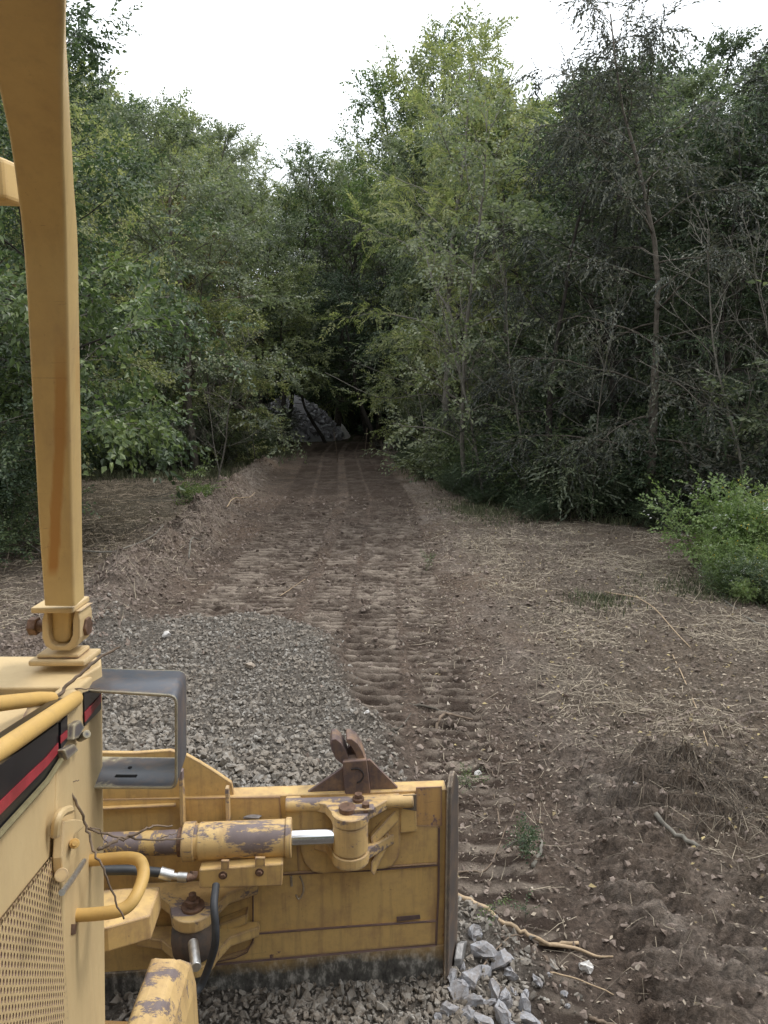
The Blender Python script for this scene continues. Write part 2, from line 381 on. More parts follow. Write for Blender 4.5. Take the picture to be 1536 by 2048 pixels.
def height(x, y):
    x = np.asarray(x, float); y = np.asarray(y, float)
    g, tr, fo, st = masks(x, y)
    near = sst(40, 15, y)
    h = .10 * fbm(x, y, 3.5, 3, 1) + .06 * fbm(x, y, .7, 4, 2) * (1 - .4 * tr) + .10 * fbm(x, y, .17, 3, 3) * (.14 + .45 * (1 - tr)) * near
    h = h + near * .06 * np.maximum(0, fbm(x * .6, y * 1.5, .07, 2, 4)) * (1 - .3 * g)
    h = h - .07 * tr
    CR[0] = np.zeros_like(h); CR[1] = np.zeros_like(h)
    # windrow of pushed soil along the left edge
    b = x - (xL(y) - .55 + .18 * fbm(x * 0 + 3, y, 1.8, 3, 9))
    bh = np.exp(-(b / .42) ** 2) * sst(7.5, 9, y) * sst(34, 24, y)
    h = h + bh * (.34 + .36 * fbm(x, y, .55, 4, 11) + .16 * fbm(x, y, .14, 3, 12))
    # cleat prints of the tracks up the trail
    for (pts, hw, amp, sd_) in ((([8.5, 19, 36], [-.72, -.62, -1.7]), .24, .062, 1), (([8.5, 19, 36], [-.12, -.02, -1.1]), .26, .060, 2),
                             (([8.5, 10.7, 19, 36], [-2.15, -2.1, -2.25, -3.3]), .33, .055, 3), (([8.5, 19, 36], [-1.45, -1.5, -2.5]), .3, .036, 4),
                             (([3, 8.5, 19, 36], [.62, .5, .42, -.5]), .26, .045, 5)):
        cx = np.interp(y, pts[0], pts[1])
        m, c = cleat(x, y, cx, hw, .172, .02 * sd_, sd_)
        h = h - m * (1 - g) * .0
        brk = .15 + .85 * sst(-.42, -.12, fbm(x, y, .3, 4, 60 + sd_))
        h = h + m * (1 - g) * (c * amp * brk - .022) * sst(4.2, 6.2, y)
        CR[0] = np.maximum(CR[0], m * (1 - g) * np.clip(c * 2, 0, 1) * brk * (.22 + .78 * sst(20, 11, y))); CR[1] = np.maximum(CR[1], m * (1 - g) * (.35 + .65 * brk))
    # deep prints to the right of the blade
    for (cx0, hw, tl, sd_) in ((1.62, .48, .28, 7), (2.62, .38, .24, 8)):
        m, c = cleat(x, y, cx0 + .05 * (y - 3), hw, .155, tl, sd_)
        m = m * sst(5.6, 4.3, y) * sst(1.2, 1.8, y)
        brk = .25 + .75 * sst(-.4, -.1, fbm(x, y, .3, 3, 70 + sd_))
        h = h + m * (c * .075 * brk - .02 + .05 * fbm(x, y, .08, 3, 33))
    lump = sst(6.5, 4.5, y) * sst(.45, .8, x)
    h = h + lump * (.055 * np.maximum(0, fbm(x, y, .22, 3, 21)) + .03 * fbm(x, y, .07, 2, 22))
    # torn sod mound
    h = h + .23 * np.exp(-(((x - 1.95) / .42) ** 2 + ((y - 4.75) / .30) ** 2)) * (1 + .7 * fbm(x, y, .15, 3, 50))
    # gravel sheet, deeper in front of the blade
    h = h + g * (.075 + .10 * sst(8, 3.2, y) + .035 * fbm(x, y, .5, 3, 14) + .03 * fbm(x, y, .06, 2, 15))
    # scraped under the blade
    h = h - .03 * g * sst(3.05, 2.75, y) * sst(.45, .2, x)
    # land beyond the end of the track
    h = h + fo * .06 * fbm(x, y, 1.2, 3, 17) + sst(60, 160, y) * 14 + sst(14, 60, np.abs(x)) * 6
    return h
def hz(x, y): return float(height(np.array([x]), np.array([y]))[0])

def axis(lo, hi, d0, a, b, gr):
    """dense between a and b at pitch d0, growing outwards to lo / hi"""
    c = list(np.arange(a, b, d0)); d = d0; x = c[-1]
    while x < hi: d *= gr; x += d; c.append(x)
    d = d0; x = c[0]; pre = []
    while x > lo: d *= gr; x -= d; pre.append(x)
    return np.array(pre[::-1] + c)
gx = axis(-170, 170, .025, -5.3, 3.3, 1.065)
gy1 = np.arange(2.3, 9.5, .021); gy2 = np.arange(9.5, 21, .031)
gy3 = []; y_, d_ = 21.0, .04
while y_ < 320: gy3.append(y_); d_ *= 1.045; y_ += d_
gyp = []; y_, d_ = 2.3, .03
while y_ > -170: d_ *= 1.2; y_ -= d_; gyp.append(y_)
gy = np.concatenate([np.array(gyp[::-1]), gy1, gy2, np.array(gy3)])
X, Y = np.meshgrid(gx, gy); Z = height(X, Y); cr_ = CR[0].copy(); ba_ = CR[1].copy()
nx, ny = len(gx), len(gy)
gb = Buf()
i = np.arange(ny - 1)[:, None] * nx; j = np.arange(nx - 1)[None, :]
gb.add(np.stack([X, Y, Z], -1).reshape(-1, 3), [np.stack([i + j, i + j + 1, i + nx + j + 1, i + nx + j], -1).reshape(-1, 4)])
gme = mesh_of(gb, 'ground', True)
g_, t_, f_, s_ = masks(X, Y)
for nm, a in (('gravel', g_), ('trail', t_), ('forest', f_), ('straw', s_), ('cleat', cr_), ('pressed', ba_)):  # forest also holds painted verge shade; cleat and pressed also paint relief shading
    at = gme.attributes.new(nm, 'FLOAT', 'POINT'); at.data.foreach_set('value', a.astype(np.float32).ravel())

def ground_mat():
    m, nt, p, o = mat('bare_soil')
    P = pos(nt)
    def att(n): a = nt.nodes.new('ShaderNodeAttribute'); a.attribute_name = n; return a.outputs['Fac']
    big = noise(nt, .55, 5, .6, P); med = noise(nt, 4, 8, .68, P); fine = noise(nt, 34, 8, .72, P); vf = noise(nt, 150, 5, .7, P)
    c = ramp(nt, med, [(.3, (.118, .092, .075)), (.5, (.22, .178, .148)), (.72, (.335, .285, .242))])
    c = mix(nt, ramp(nt, big, [(.45, (0, 0, 0)), (.68, (.75, .75, .75))]), c, (.185, .130, .092))
    tr = mix(nt, ramp(nt, noise(nt, 1.3, 7, .7, P), [(.35, (0, 0, 0)), (.65, (1, 1, 1))]), (.064, .046, .036), (.180, .132, .104))
    c = mix(nt, mth(nt, 'MULTIPLY', att('trail'), .7), c, tr)
    stw = ramp(nt, noise(nt, 14, 8, .8, P, 2.0), [(.35, (.085, .066, .050)), (.55, (.165, .134, .104)), (.75, (.31, .262, .205))])
    c = mix(nt, mth(nt, 'MULTIPLY', att('straw'), .6), c, stw)
    gc = ramp(nt, fine, [(.3, (.10, .085, .07)), (.6, (.20, .178, .155)), (.8, (.30, .28, .255))])
    c = mix(nt, att('gravel'), c, gc)
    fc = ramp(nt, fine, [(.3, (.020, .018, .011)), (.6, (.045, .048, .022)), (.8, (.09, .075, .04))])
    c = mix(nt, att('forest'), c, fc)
    c = mix(nt, .7, c, ramp(nt, fine, [(.32, (.24, .24, .24)), (.68, (.80, .80, .80))]), 'OVERLAY')
    vo = nd(nt, 'ShaderNodeTexVoronoi', Scale=42.0); nt.links.new(P, vo.inputs['Vector'])
    vs = nt.nodes.new('ShaderNodeSeparateColor'); nt.links.new(vo.outputs['Color'], vs.inputs[0])
    c = mix(nt, .5, c, ramp(nt, vs.outputs[0], [(0, (.25, .25, .25)), (1, (.78, .76, .74))]), 'OVERLAY')
    c = mix(nt, mth(nt, 'MULTIPLY', att('pressed'), .78), c, (.066, .046, .036))     # damp track soil, darkened to paint shade into the prints
    cr = att('cleat'); c = mix(nt, mth(nt, 'MULTIPLY', cr, ramp(nt, noise(nt, 2.2, 6, .7, P), [(.38, (.12, .12, .12)), (.60, (1, 1, 1))])), c, (.42, .345, .28))  # dry crests painted paler so the print ridges look lit
    c = mix(nt, ramp(nt, vf, [(.66, (0, 0, 0)), (.72, (.5, .5, .5))]), c, (.36, .31, .25))
    nt.links.new(c, p.inputs['Base Color']); p.inputs['Roughness'].default_value = .95; p.inputs['Specular IOR Level'].default_value = .15
    bump(nt, p, mth(nt, 'ADD', mth(nt, 'MULTIPLY', fine, 1.0), mth(nt, 'MULTIPLY', vf, .35)), 1.0, .06)
    return m
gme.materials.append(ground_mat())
ground = link('ground', gme); ground['kind'] = 'structure'; ground['label'] = 'brown bulldozed soil with track prints and a pushed up bank'

# ------------------------------------------------------------------ leaf sprays
def leaf(b, d, n, l, w, curl=.12):
    d = nrm(d); s = nrm(np.cross(n, d)); n = np.cross(d, s)
    return [b, b + d * l * .42 + s * w * .5 + n * w * .18, b + d * l - n * l * curl, b + d * l * .42 - s * w * .5 + n * w * .18]
LF = np.array([[0, 1, 2], [0, 2, 3]])
def pack(leaves):
    V = np.array(leaves).reshape(-1, 3); k = len(leaves)
    return V, (LF[None] + (np.arange(k) * 4)[:, None, None]).reshape(-1, 3)
def pinnate(rg, pairs=6, L=.38, ll=.12, lw=.042, droop=.35):
    out = []
    for i in range(pairs):
        t = .2 + .78 * i / pairs; b = np.array((L * t, 0, -droop * L * t * t))
        for s in (1, -1):
            a = math.radians(62 - 20 * t + rg.uniform(-10, 10))
            out.append(leaf(b, np.array((math.cos(a), s * math.sin(a), -.35 * droop + rg.uniform(-.25, .1))), np.array((0, s * .2, 1.)), ll * (1 - .25 * abs(t - .5)) * rg.uniform(.8, 1.1), lw * rg.uniform(.85, 1.15)))
    b = np.array((L, 0, -droop * L)); out.append(leaf(b, np.array((1, 0, -droop)), np.array((0, 0, 1.)), ll, lw))
    return pack(out)
def broad(rg, k=10, L=.34, ll=.085, lw=.05, droop=.3, sp=50, tw=.5):
    out = []
    for i in range(k):
        t = .12 + .88 * i / (k - 1); b = np.array((L * t, 0, -droop * L * t * t)) + rg.normal(0, .012, 3); s = 1 if i % 2 else -1
        a = math.radians(sp + rg.uniform(-18, 18)) * (1 if i < k - 1 else .1)
        out.append(leaf(b, np.array((math.cos(a), s * math.sin(a), -droop + rg.uniform(-tw, tw * .6))), np.array((rg.uniform(-tw, tw), rg.uniform(-tw, tw), 1.)), ll * rg.uniform(.65, 1.15), lw * rg.uniform(.8, 1.15)))
    return pack(out)
R0 = np.random.default_rng(4)
SPR = {
    'pinnate': [pinnate(R0, 6, .40, .125, .042, .4), pinnate(R0, 5, .34, .13, .046, .55), pinnate(R0, 7, .45, .115, .038, .3)],
    'broad': [broad(R0), broad(R0, 11, .38, .09, .052, .4), broad(R0, 9, .3, .08, .055, .2)],
    'hang': [broad(R0, 10, .34, .10, .034, .9, 35, .45), broad(R0, 12, .40, .095, .032, 1.1, 35, .45)],
    'small': [broad(R0, 14, .32, .055, .026, .15, 55, .5), broad(R0, 12, .28, .05, .028, .25, 55, .6)],
    'weed': [broad(R0, 12, .26, .06, .020, -.1, 50, .5), broad(R0, 13, .3, .055, .022, 0, 55, .5)],
}
def bake_sprays(buf, kind, P, Dv, S, rg, upj=.6):
    P = np.asarray(P); Dv = nrm(np.asarray(Dv)); S = np.asarray(S); T = SPR[kind]
    ch = rg.integers(0, len(T), len(P))
    for k, (V, F) in enumerate(T):
        q = ch == k
        if not q.any(): continue
        p, d, s = P[q], Dv[q], S[q]; n = len(p)
        up = np.array((0, 0, 1.)) + rg.normal(0, upj, (n, 3)); N = nrm(up - (up * d).sum(1, keepdims=True) * d); W = np.cross(N, d)
        VV = p[:, None] + s[:, None, None] * (V[None, :, 0:1] * d[:, None] + V[None, :, 1:2] * W[:, None] + V[None, :, 2:3] * N[:, None])
        FF = (F[None] + (np.arange(n) * len(V))[:, None, None]).reshape(-1, 3)
        buf.add(VV.reshape(-1, 3), [FF])

def branch(rg, p0, d0, L, r0, r1, n, wob=.12, grav=0.0):
    P = [np.array(p0)]; d = nrm(np.array(d0, float))
    for i in range(n):
        d = nrm(d + rg.normal(0, wob, 3) + np.array((0, 0, grav / n))); P.append(P[-1] + d * L / n)
    return np.array(P), np.linspace(r0, r1, n + 1)
def at_t(P, t):
    f = t * (len(P) - 1); i = min(int(f), len(P) - 2); return P[i] + (P[i + 1] - P[i]) * (f - i), nrm(P[i + 1] - P[i])

def grow_tree(seed, H=9, r=.11, first=.2, nl=22, ll=2.6, kind='broad', shoots=7, spn=7, ssc=1.0, el0=10, el1=55, grav=.1, lean=.05, prof=0, bare=False):
    rg = np.random.default_rng(seed); wood = Buf(); lv = Buf()
    T, R = branch(rg, (0, 0, -.15), (rg.normal(0, lean), rg.normal(0, lean), 1), H * .97, r, r * .12, 12, .055, .35)
    tube(wood, T, R * (1 + .12 * rg.normal(size=len(R))).clip(.8, 1.3), 8)
    P, Dn, S = [], [], []; az = rg.uniform(0, 6.28)
    for k in range(nl):
        t = first + (1 - first) * (k + rg.uniform(0, .8)) / nl; t = min(t, .985); q = (t - first) / (1 - first)
        pf = (1.0 - .55 * q ** 2.2) if prof == 0 else (math.sin(math.pi * (.16 + .8 * q)) ** .8)
        Lk = ll * pf * rg.uniform(.65, 1.15); az += 2.4 + rg.normal(0, .4)
        el = math.radians(el0 + (el1 - el0) * q + rg.normal(0, 9)); b, _ = at_t(T, t)
        d = np.array((math.cos(az) * math.cos(el), math.sin(az) * math.cos(el), math.sin(el)))
        r_l = max(.008, r * (1 - t * .85) * .42)
        BP, BR = branch(rg, b, d, Lk, r_l, .005, 6, .13, grav); tube(wood, BP, BR, 5)
        for m in range(shoots):
            tt = .22 + .78 * (m + rg.uniform(0, .9)) / shoots; tt = min(tt, 1); sb, sdn = at_t(BP, tt)
            side = nrm(np.cross(sdn, (0, 0, 1))) * (1 if m % 2 else -1)
            sdir = sdn * .7 + side * rg.uniform(.5, 1.1) + np.array((0, 0, rg.uniform(-.35, .45)))
            SL = Lk * rg.uniform(.22, .48) * (1.1 - .45 * tt) + .15
            QP, QR = branch(rg, sb, sdir, SL, .006, .0025, 3, .16, grav * 1.3); tube(wood, QP, QR, 3, False)
            if bare:
                continue
            for w in range(spn):
                a, ad = at_t(QP, min(1, .1 + .9 * (w + rg.uniform(0, 1)) / spn))
                dd = ad + rg.normal(0, .55, 3); P.append(a); Dn.append(dd); S.append(ssc * rg.uniform(.7, 1.2))
    if not bare and P: bake_sprays(lv, kind, np.array(P), np.array(Dn), np.array(S), rg)
    wm_ = mesh_of(wood, 'trunk', True); wm_.materials.append(BARK)
    lm = None
    if lv.n: lm = mesh_of(lv, 'crown', False); lm.materials.append(L_MID)
    return wm_, lm, H

def grow_bush(seed, H=1.6, stems=16, kind='small', spn=22, spread=.8, ssc=1.0, rstem=.009, flowers=None):
    rg = np.random.default_rng(seed); wood = Buf(); lv = Buf(); fl = Buf(); P, Dn, S = [], [], []
    for k in range(stems):
        a = rg.uniform(0, 6.28); rr = rg.uniform(0, .35) * spread; o_ = rg.uniform(.15, .9) * spread
        h = H * rg.uniform(.6, 1.05)
        BP, BR = branch(rg, (rr * math.cos(a), rr * math.sin(a), -.08), (o_ * math.cos(a), o_ * math.sin(a), H), h * 1.1, rstem, .003, 7, .12, -.15)
        tube(wood, BP, BR, 4)
        for m in range(spn):
            b, bd = at_t(BP, rg.uniform(.18, 1) ** .85)
            d = bd * rg.uniform(.2, .9) + rg.normal(0, .7, 3); P.append(b + nrm(d) * rg.uniform(0, .22) * spread); Dn.append(d + np.array((0, 0, .15))); S.append(ssc * rg.uniform(.7, 1.25))
        if flowers and rg.random() < .75:
            tip = BP[-1]
            for f in range(flowers):
                c = tip + rg.normal(0, .055, 3); s_ = .015
                for q in range(3):
                    d = rg.normal(0, 1, 3); fl.add(np.array(leaf(c, d, rg.normal(0, 1, 3), s_ * 1.6, s_)), [LF], 0 if k % 3 else 1)
    bake_sprays(lv, kind, np.array(P), np.array(Dn), np.array(S), rg, .6)
    a = mesh_of(wood, 'stem', True); a.materials.append(BARK)
    b = mesh_of(lv, 'foliage', False); b.materials.append(L_MID)
    c = None
    if fl.n: c = mesh_of(fl, 'flower_heads', False); c.materials.append(FLOW_W); c.materials.append(FLOW_Y)
    return a, b, c, H

TT = {
    'locust': grow_tree(11, 11, .13, .30, 24, 3.0, 'pinnate', 7, 5, 1.15, 10, 62, -.05),
    'walnut': grow_tree(12, 12, .15, .25, 26, 3.1, 'pinnate', 7, 5, 1.2, 0, 60, -.2, prof=1),
    'elm':    grow_tree(13, 9, .11, .16, 26, 2.5, 'broad', 7, 7, 1.15, 5, 55, -.1),
    'oak':    grow_tree(14, 10, .14, .18, 26, 2.7, 'broad', 7, 7, 1.2, 0, 60, 0, prof=1),
    'hack':   grow_tree(15, 9, .10, .12, 28, 2.3, 'hang', 7, 7, 1.15, 5, 55, -.35),
    'thin':   grow_tree(16, 7, .05, .15, 20, 1.7, 'broad', 5, 4, 1.1, 15, 60, -.1, lean=.12),
    'young':  grow_tree(17, 5, .035, .08, 22, 1.5, 'small', 6, 7, 1.3, 10, 55, -.15, lean=.1),
    'low':    grow_tree(18, 6, .06, .06, 26, 2.1, 'broad', 6, 7, 1.15, -5, 50, -.2, prof=1),
    'bare':   grow_tree(19, 6, .035, .2, 16, 1.6, 'broad', 5, 0, 1, 25, 65, .2, lean=.16, bare=True),
    'near':   grow_tree(22, 8.5, .09, .27, 30, 3.0, 'broad', 8, 8, 1.1, 6, 62, -.25, prof=0),
    'bough':  grow_tree(23, 3.7, .05, .42, 13, 2.5, 'broad', 8, 6, 1.35, 8, 40, -.30, prof=1),
    'arch':   grow_tree(21, 10, .12, .44, 24, 2.9, 'broad', 8, 7, 1.3, 2, 50, -.12),
    'dusk':   grow_tree(20, 11, .09, .10, 34, 2.5, 'hang', 8, 7, 1.05, 0, 58, -.4, lean=.02),
}
BT = {
    'dense': grow_bush(31, 1.7, 18, 'broad', 26, 1.0, 1.0),
    'small': grow_bush(32, 1.4, 20, 'small', 28, .9, 1.1),
    'loose': grow_bush(33, 1.9, 12, 'hang', 20, .9, 1.0),
}
def place_tree(key, x, y, H=None, rot=0, lm=None, bm=None, label=None, group=None, name=None, lean=(0, 0), wide=1.0, cat='tree', ground_z=None):
    w, l, H0 = TT[key]; s = (H or H0) / H0
    e = empty(name or 'forest_tree', (x, y, hz(x, y) if ground_z is None else ground_z)); e.rotation_euler = (lean[0], lean[1], rot)
    e.scale = (s * wide, s * wide, s)
    for nm, me, mm in (('trunk', w, bm), ('crown', l, lm)):
        if me is None: continue
        o = bpy.data.objects.new(nm, me); COL.objects.link(o); o.parent = e
        if mm is not None:
            o.material_slots[0].link = 'OBJECT'; o.material_slots[0].material = mm
        if nm == 'crown': o['kind'] = 'stuff'
    tag(e, label, cat, group); return e
def place_bush(key, x, y, H, rot, lm, label, group=None, name='undergrowth_shrub', wide=1.0, cat='shrub', tmpl=None):
    a, b, c, H0 = tmpl or BT[key]; s = H / H0
    e = empty(name, (x, y, hz(x, y))); e.rotation_euler = (0, 0, rot); e.scale = (s * wide, s * wide, s)
    for nm, me, mm in (('stem', a, None), ('foliage', b, lm), ('flower_heads', c, None)):
        if me is None: continue
        o = bpy.data.objects.new(nm, me); COL.objects.link(o); o.parent = e
        if mm is not None: o.material_slots[0].link = 'OBJECT'; o.material_slots[0].material = mm
        o['kind'] = 'stuff'
    tag(e, label, cat, group); return e

# skyline of the clearing: highest elevation of the crowns as seen along the track, per bearing
SKY_U = [-200, 0, 100, 180, 260, 340, 400, 450, 500, 600, 690, 740, 790, 830, 870, 960, 1000, 1060, 1130, 1190, 1260, 1400, 1800]
SKY_V = [60, 40, 20, 60, 190, 215, 250, 300, 310, 335, 280, 260, 215, 130, 95, 110, 180, 170, 110, 40, 0, 0, 0]
def top_height(x, y):
    u = 768 + x / y * FPX; v = np.interp(u, SKY_U, SKY_V)
    return CAM_H + y * math.tan(math.atan((1024 - v) / FPX) - PITCH) * 1.0
rg = np.random.default_rng(77)
key_spots = []
def key_tree(*a, **k):
    key_spots.append((a[1], a[2])); return place_tree(*a, **k)
# named trees one can point at
key_tree('dusk', 5.42, 15.3, 10.1, .4, L_DUSK, BARK, 'tall dark vine-hung tree with a straight grey trunk at the right clearing edge', name='vine_hung_tree', wide=1.15)
key_tree('dusk', 3.9, 17.4, 8.9, 2.4, L_DUSK, BARK_D, 'dark vine-hung tree left of the straight grey trunk', name='vine_hung_tree', wide=1.2)
key_tree('dusk', 7.3, 16.6, 9.4, 4.4, L_DARK, BARK_D, 'dark green vine-hung tree right of the straight grey trunk', name='vine_hung_tree', wide=1.2)
key_tree('near', -5.45, 12.8, 7.9, 1.1, L_MID, BARK_D, 'full broad-leaved tree just behind the yellow sweep post', name='leaning_broadleaf_tree', lean=(0, .04), wide=1.0)
key_tree('bough', -5.4, 12.2, 4.3, .7, L_BRIGHT, BARK_P, 'low tree with long light green boughs hanging over the left clearing', name='low_boughed_tree', wide=.92)
key_tree('bough', -6.3, 15.0, 5.0, 3.1, L_MID, BARK_P, 'low tree with mid green boughs behind the light green boughs', name='low_boughed_tree', wide=.95)
key_tree('near', -8.0, 18.4, 9.0, 3.9, L_YEL, BARK, 'yellow-green broad-leaved tree beyond the one behind the yellow post', name='leaning_broadleaf_tree', lean=(0, .03), wide=.95)
key_tree('near', -6.4, 25.6, 11.0, 5.0, L_PALE, BARK, 'grey-green tree at the far edge of the left clearing', name='clearing_edge_tree', lean=(0, .05), wide=1.15)
key_tree('low', -8.6, 14.8, 5.6, 2.2, L_BRIGHT, BARK_P, 'low tree with fresh green boughs hanging over the left clearing', name='overhanging_tree', wide=1.05)
key_tree('elm', -8.8, 17.5, 9.6, 3.0, L_MID, BARK, 'mid green tree at the far left behind the yellow cross bar', name='broadleaf_tree')
key_tree('thin', -6.0, 10.8, 5.8, .4, L_DARK, BARK_P, 'slender pale-stemmed sapling beside the left bushes', name='slender_sapling')
key_tree('locust', 2.0, 24.5, 12.7, .9, L_YEL, BARK_P, 'tall light yellow-green tree with feathery top rising above the track on its right', name='feathery_tree')
key_tree('walnut', 3.6, 25.5, 12.0, 2.9, L_YEL, BARK, 'yellow-green tree beside the feathery tall tree, lit on its crown', name='yellow_green_tree')
key_tree('thin', 2.15, 19.6, 9.5, 2.0, L_PALE, BARK_P, 'thin grey double-stemmed tree leaning over the right track edge', name='double_stemmed_tree', lean=(0, -.06))
key_tree('oak', -2.9, 47.5, 15, .3, L_BRIGHT, BARK, 'far green tree closing the gap straight above the track', name='far_gap_tree')
key_tree('oak', -7.4, 36.0, 12.0, 4.0, L_RUST, BARK, 'tree with orange brown autumn tinge left of the track', name='autumn_tinged_tree')
key_tree('arch', -.9, 43.5, 12.5, 1.0, L_DUSK, BARK_D, 'dark tree standing below the sky gap in the middle', name='dark_middle_tree')
key_tree('elm', 8.2, 12.6, 8.4, 5.2, L_PALE, BARK_D, 'grey-green tree reaching in at the upper right edge', name='overreaching_tree', wide=1.25)
key_tree('bare', -3.3, 42.5, 7.5, .3, None, BARK_D, 'dark leaning stem in front of the far gravel heap', name='leaning_bare_tree', lean=(0, -.26), wide=2.6)
key_tree('bare', 2.5, 18.6, 6.5, 1.3, None, BARK_P, 'pale leafless sapling at the front of the right thicket', name='bare_sapling')
key_tree('bare', 6.9, 13.9, 6.0, 2.3, None, BARK_P, 'pale leafless sapling leaning behind the flowering bush', name='bare_sapling', lean=(0, .2))
key_tree('bare', -5.1, 22.8, 5.0, 3.3, None, BARK_P, 'thin bare sapling left of the track below the boughs', name='bare_sapling', lean=(0, -.15))
for (x, y, H, rt, ln) in ((-5.3, 24.2, 4.2, .2, -.1), (-6.6, 24.6, 3.8, 1.9, .12), (-4.9, 28.6, 4.5, 2.2, .05), (-7.9, 24.4, 4.4, 3.6, .2), (-10.2, 23.6, 4.8, 5.0, 0)):
    key_tree('bare', x, y, H, rt, None, BARK_P, 'thin bare stem in the dark edge of the left thicket', 'bare stems at the left thicket edge', name='bare_sapling', lean=(0, ln), wide=.8)
for (x, y, H, rt, ln) in ((1.6, 24.0, 4.8, .2, -.12), (2.4, 20.2, 5.2, 1.9, -.2), (3.3, 17.2, 5.6, 2.2, .05), (4.4, 15.7, 5.0, 3.6, .15), (6.2, 14.7, 5.2, 5.0, -.1), (8.0, 14.2, 6.0, 1.0, -.22), (1.2, 28.0, 5.0, 4.0, -.2)):
    key_tree('bare', x, y, H, rt, None, BARK_P, 'thin bare stem in front of the dark right thicket', 'bare stems at the right thicket edge', name='bare_sapling', lean=(0, ln), wide=.8)
def limb(paths, label):
    b = Buf()
    for P, r0, r1 in paths:
        P = smooth_path(P, 5); tube(b, P, np.linspace(r0, r1, len(P)), 6)
    tag(b.build('dead_limb', BARK_P, None, True), label, 'branch')
limb([([D(1010, 930, 23.5), D(960, 850, 24), D(880, 790, 25), D(760, 795, 27), D(650, 745, 29)], .035, .01), ([D(880, 790, 25), D(800, 760, 26), D(700, 720, 28)], .014, .006)], 'pale leafless limb reaching across the far track from the right')
limb([([D(925, 780, 22), D(905, 640, 22.3), D(868, 570, 22.6), D(850, 500, 23)], .05, .02)], 'pale diagonal dead limb inside the grey-green trees right of the track')
# the forest itself
LMS = [L_MID, L_MID, L_DARK, L_PALE, L_YEL, L_BRIGHT, L_DUSK, L_RUST]
def in_forest(x, y, m=0.0):
    return x > right_edge(y) + m or x < left_edge(y) - m or y > 48
spots = list(key_spots); nT = 0
SHAPE = {'bough': 'low boughed tree with', 'near': 'full leafy tree with', 'arch': 'high-limbed tree with', 'young': 'small young tree with', 'thin': 'thin open sapling with', 'low': 'low spreading tree with', 'hack': 'drooping tree with', 'locust': 'feathery-leaved tree with', 'walnut': 'broad feathery-leaved tree with', 'elm': 'upright leafy tree with', 'oak': 'round-crowned tree with'}
COLW = {L_MID.name: 'mid green leaves', L_DARK.name: 'dark green leaves', L_PALE.name: 'grey-green leaves', L_YEL.name: 'yellow-green leaves', L_BRIGHT.name: 'fresh green leaves', L_DUSK.name: 'dull purplish leaves', L_RUST.name: 'browning leaves'}
names = {0: ('in the thicket right of the track', 'woodland tree among many in the thicket right of the track', 'woodland trees right of the track'),
         1: ('in the thicket left of the track', 'woodland tree among many in the thicket left of the track', 'woodland trees left of the track'),
         2: ('in the stand beyond the track end', 'distant woodland tree in the dense stand beyond the track end', 'woodland trees beyond the track end')}
for tries in range(14000):
    y = 13 + 55 * rg.random() ** 1.15; half = .60 * y + 2.0; x = rg.uniform(-half, half)
    if not in_forest(x, y, .5): continue
    depth = min(abs(x - right_edge(y)), abs(x - left_edge(y))) if y < 48 else 3
    sp = 1.25 if depth < 3.5 else 1.8
    if depth > 9 and y < 40: continue
    if -9.5 < x < -.8 and 42 < y < 54: continue
    if abs(x + 6.5 * y / 12) < 0 : continue
    if any((x - a) ** 2 + (y - b) ** 2 < sp * sp for a, b in spots): continue
    spots.append((x, y)); nT += 1
    u = 768 + x / y * FPX
    th = top_height(x, y) * (rg.uniform(.72, .97) if y < 36 else rg.uniform(.86, 1.02))
    if depth < 1.3 and y < 34: key = rg.choice(['young', 'thin', 'low', 'low', 'hack']); th = min(th, rg.uniform(4.5, 8))
    elif y > 34 and abs(x + 2) < 4.5 and y < 48: key = 'arch'
    else: key = rg.choice(['locust', 'walnut', 'elm', 'oak', 'hack', 'elm', 'oak'])
    th = min(th, 19)
    if x > 0 and u > 1040: lm = LMS[rg.choice(8, p=[.16, .1, .28, .10, .02, .04, .30, .0])]
    elif x > 0: lm = LMS[rg.choice(8, p=[.15, .05, .1, .27, .2, .13, .07, .03])]
    else: lm = LMS[rg.choice(8, p=[.12, .10, .14, .20, .22, .08, .08, .06])]
    if key in ('low', 'young') and x > 0 and lm in (L_YEL, L_RUST, L_BRIGHT) and y < 25: lm = L_DARK
    if y > 30 and abs(x + .1 * y - 1) < 9: lm = [L_PALE, L_YEL, L_BRIGHT, L_PALE, L_MID][rg.integers(0, 5)]
    z = 2 if y > 46 else (0 if x > 0 else 1)
    place_tree(key, x, y, th, rg.uniform(0, 6.28), lm, BARK_D if rg.random() < .6 else BARK, '%s %s %s' % (SHAPE[key], COLW[lm.name], names[z][0]), '%s %s' % (COLW[lm.name], names[z][0]), wide=min(1.25, max(.85, 11 / th)), lean=tuple(rg.normal(0, .035, 2)))
    if nT >= 245: break
for (x, y, H, ln, k_, m_, lb) in ((-.2, 37.5, 8.5, -.22, 'arch', L_DARK, 'dark low tree arching over the track from its right side'), (-5.1, 38.5, 8.5, .22, 'arch', L_MID, 'low green tree arching over the track from its left side'),
                                (.0, 41.5, 9.5, -.26, 'arch', L_DUSK, 'dusky tree leaning over the far end of the track'), (-5.6, 42.0, 9.0, .25, 'arch', L_DARK, 'dark tree leaning over the far track end from the left'),
                                (.9, 33.0, 8.0, -.16, 'arch', L_PALE, 'grey-green tree reaching over the right track edge near its end'), (-5.0, 35.0, 8.0, .15, 'arch', L_YEL, 'yellow-green tree at the left edge near the track end')):
    place_tree(k_, x, y, H, rg.uniform(0, 6), m_, BARK_D, lb, None, name='arching_tree', lean=(0, ln), wide=1.25)
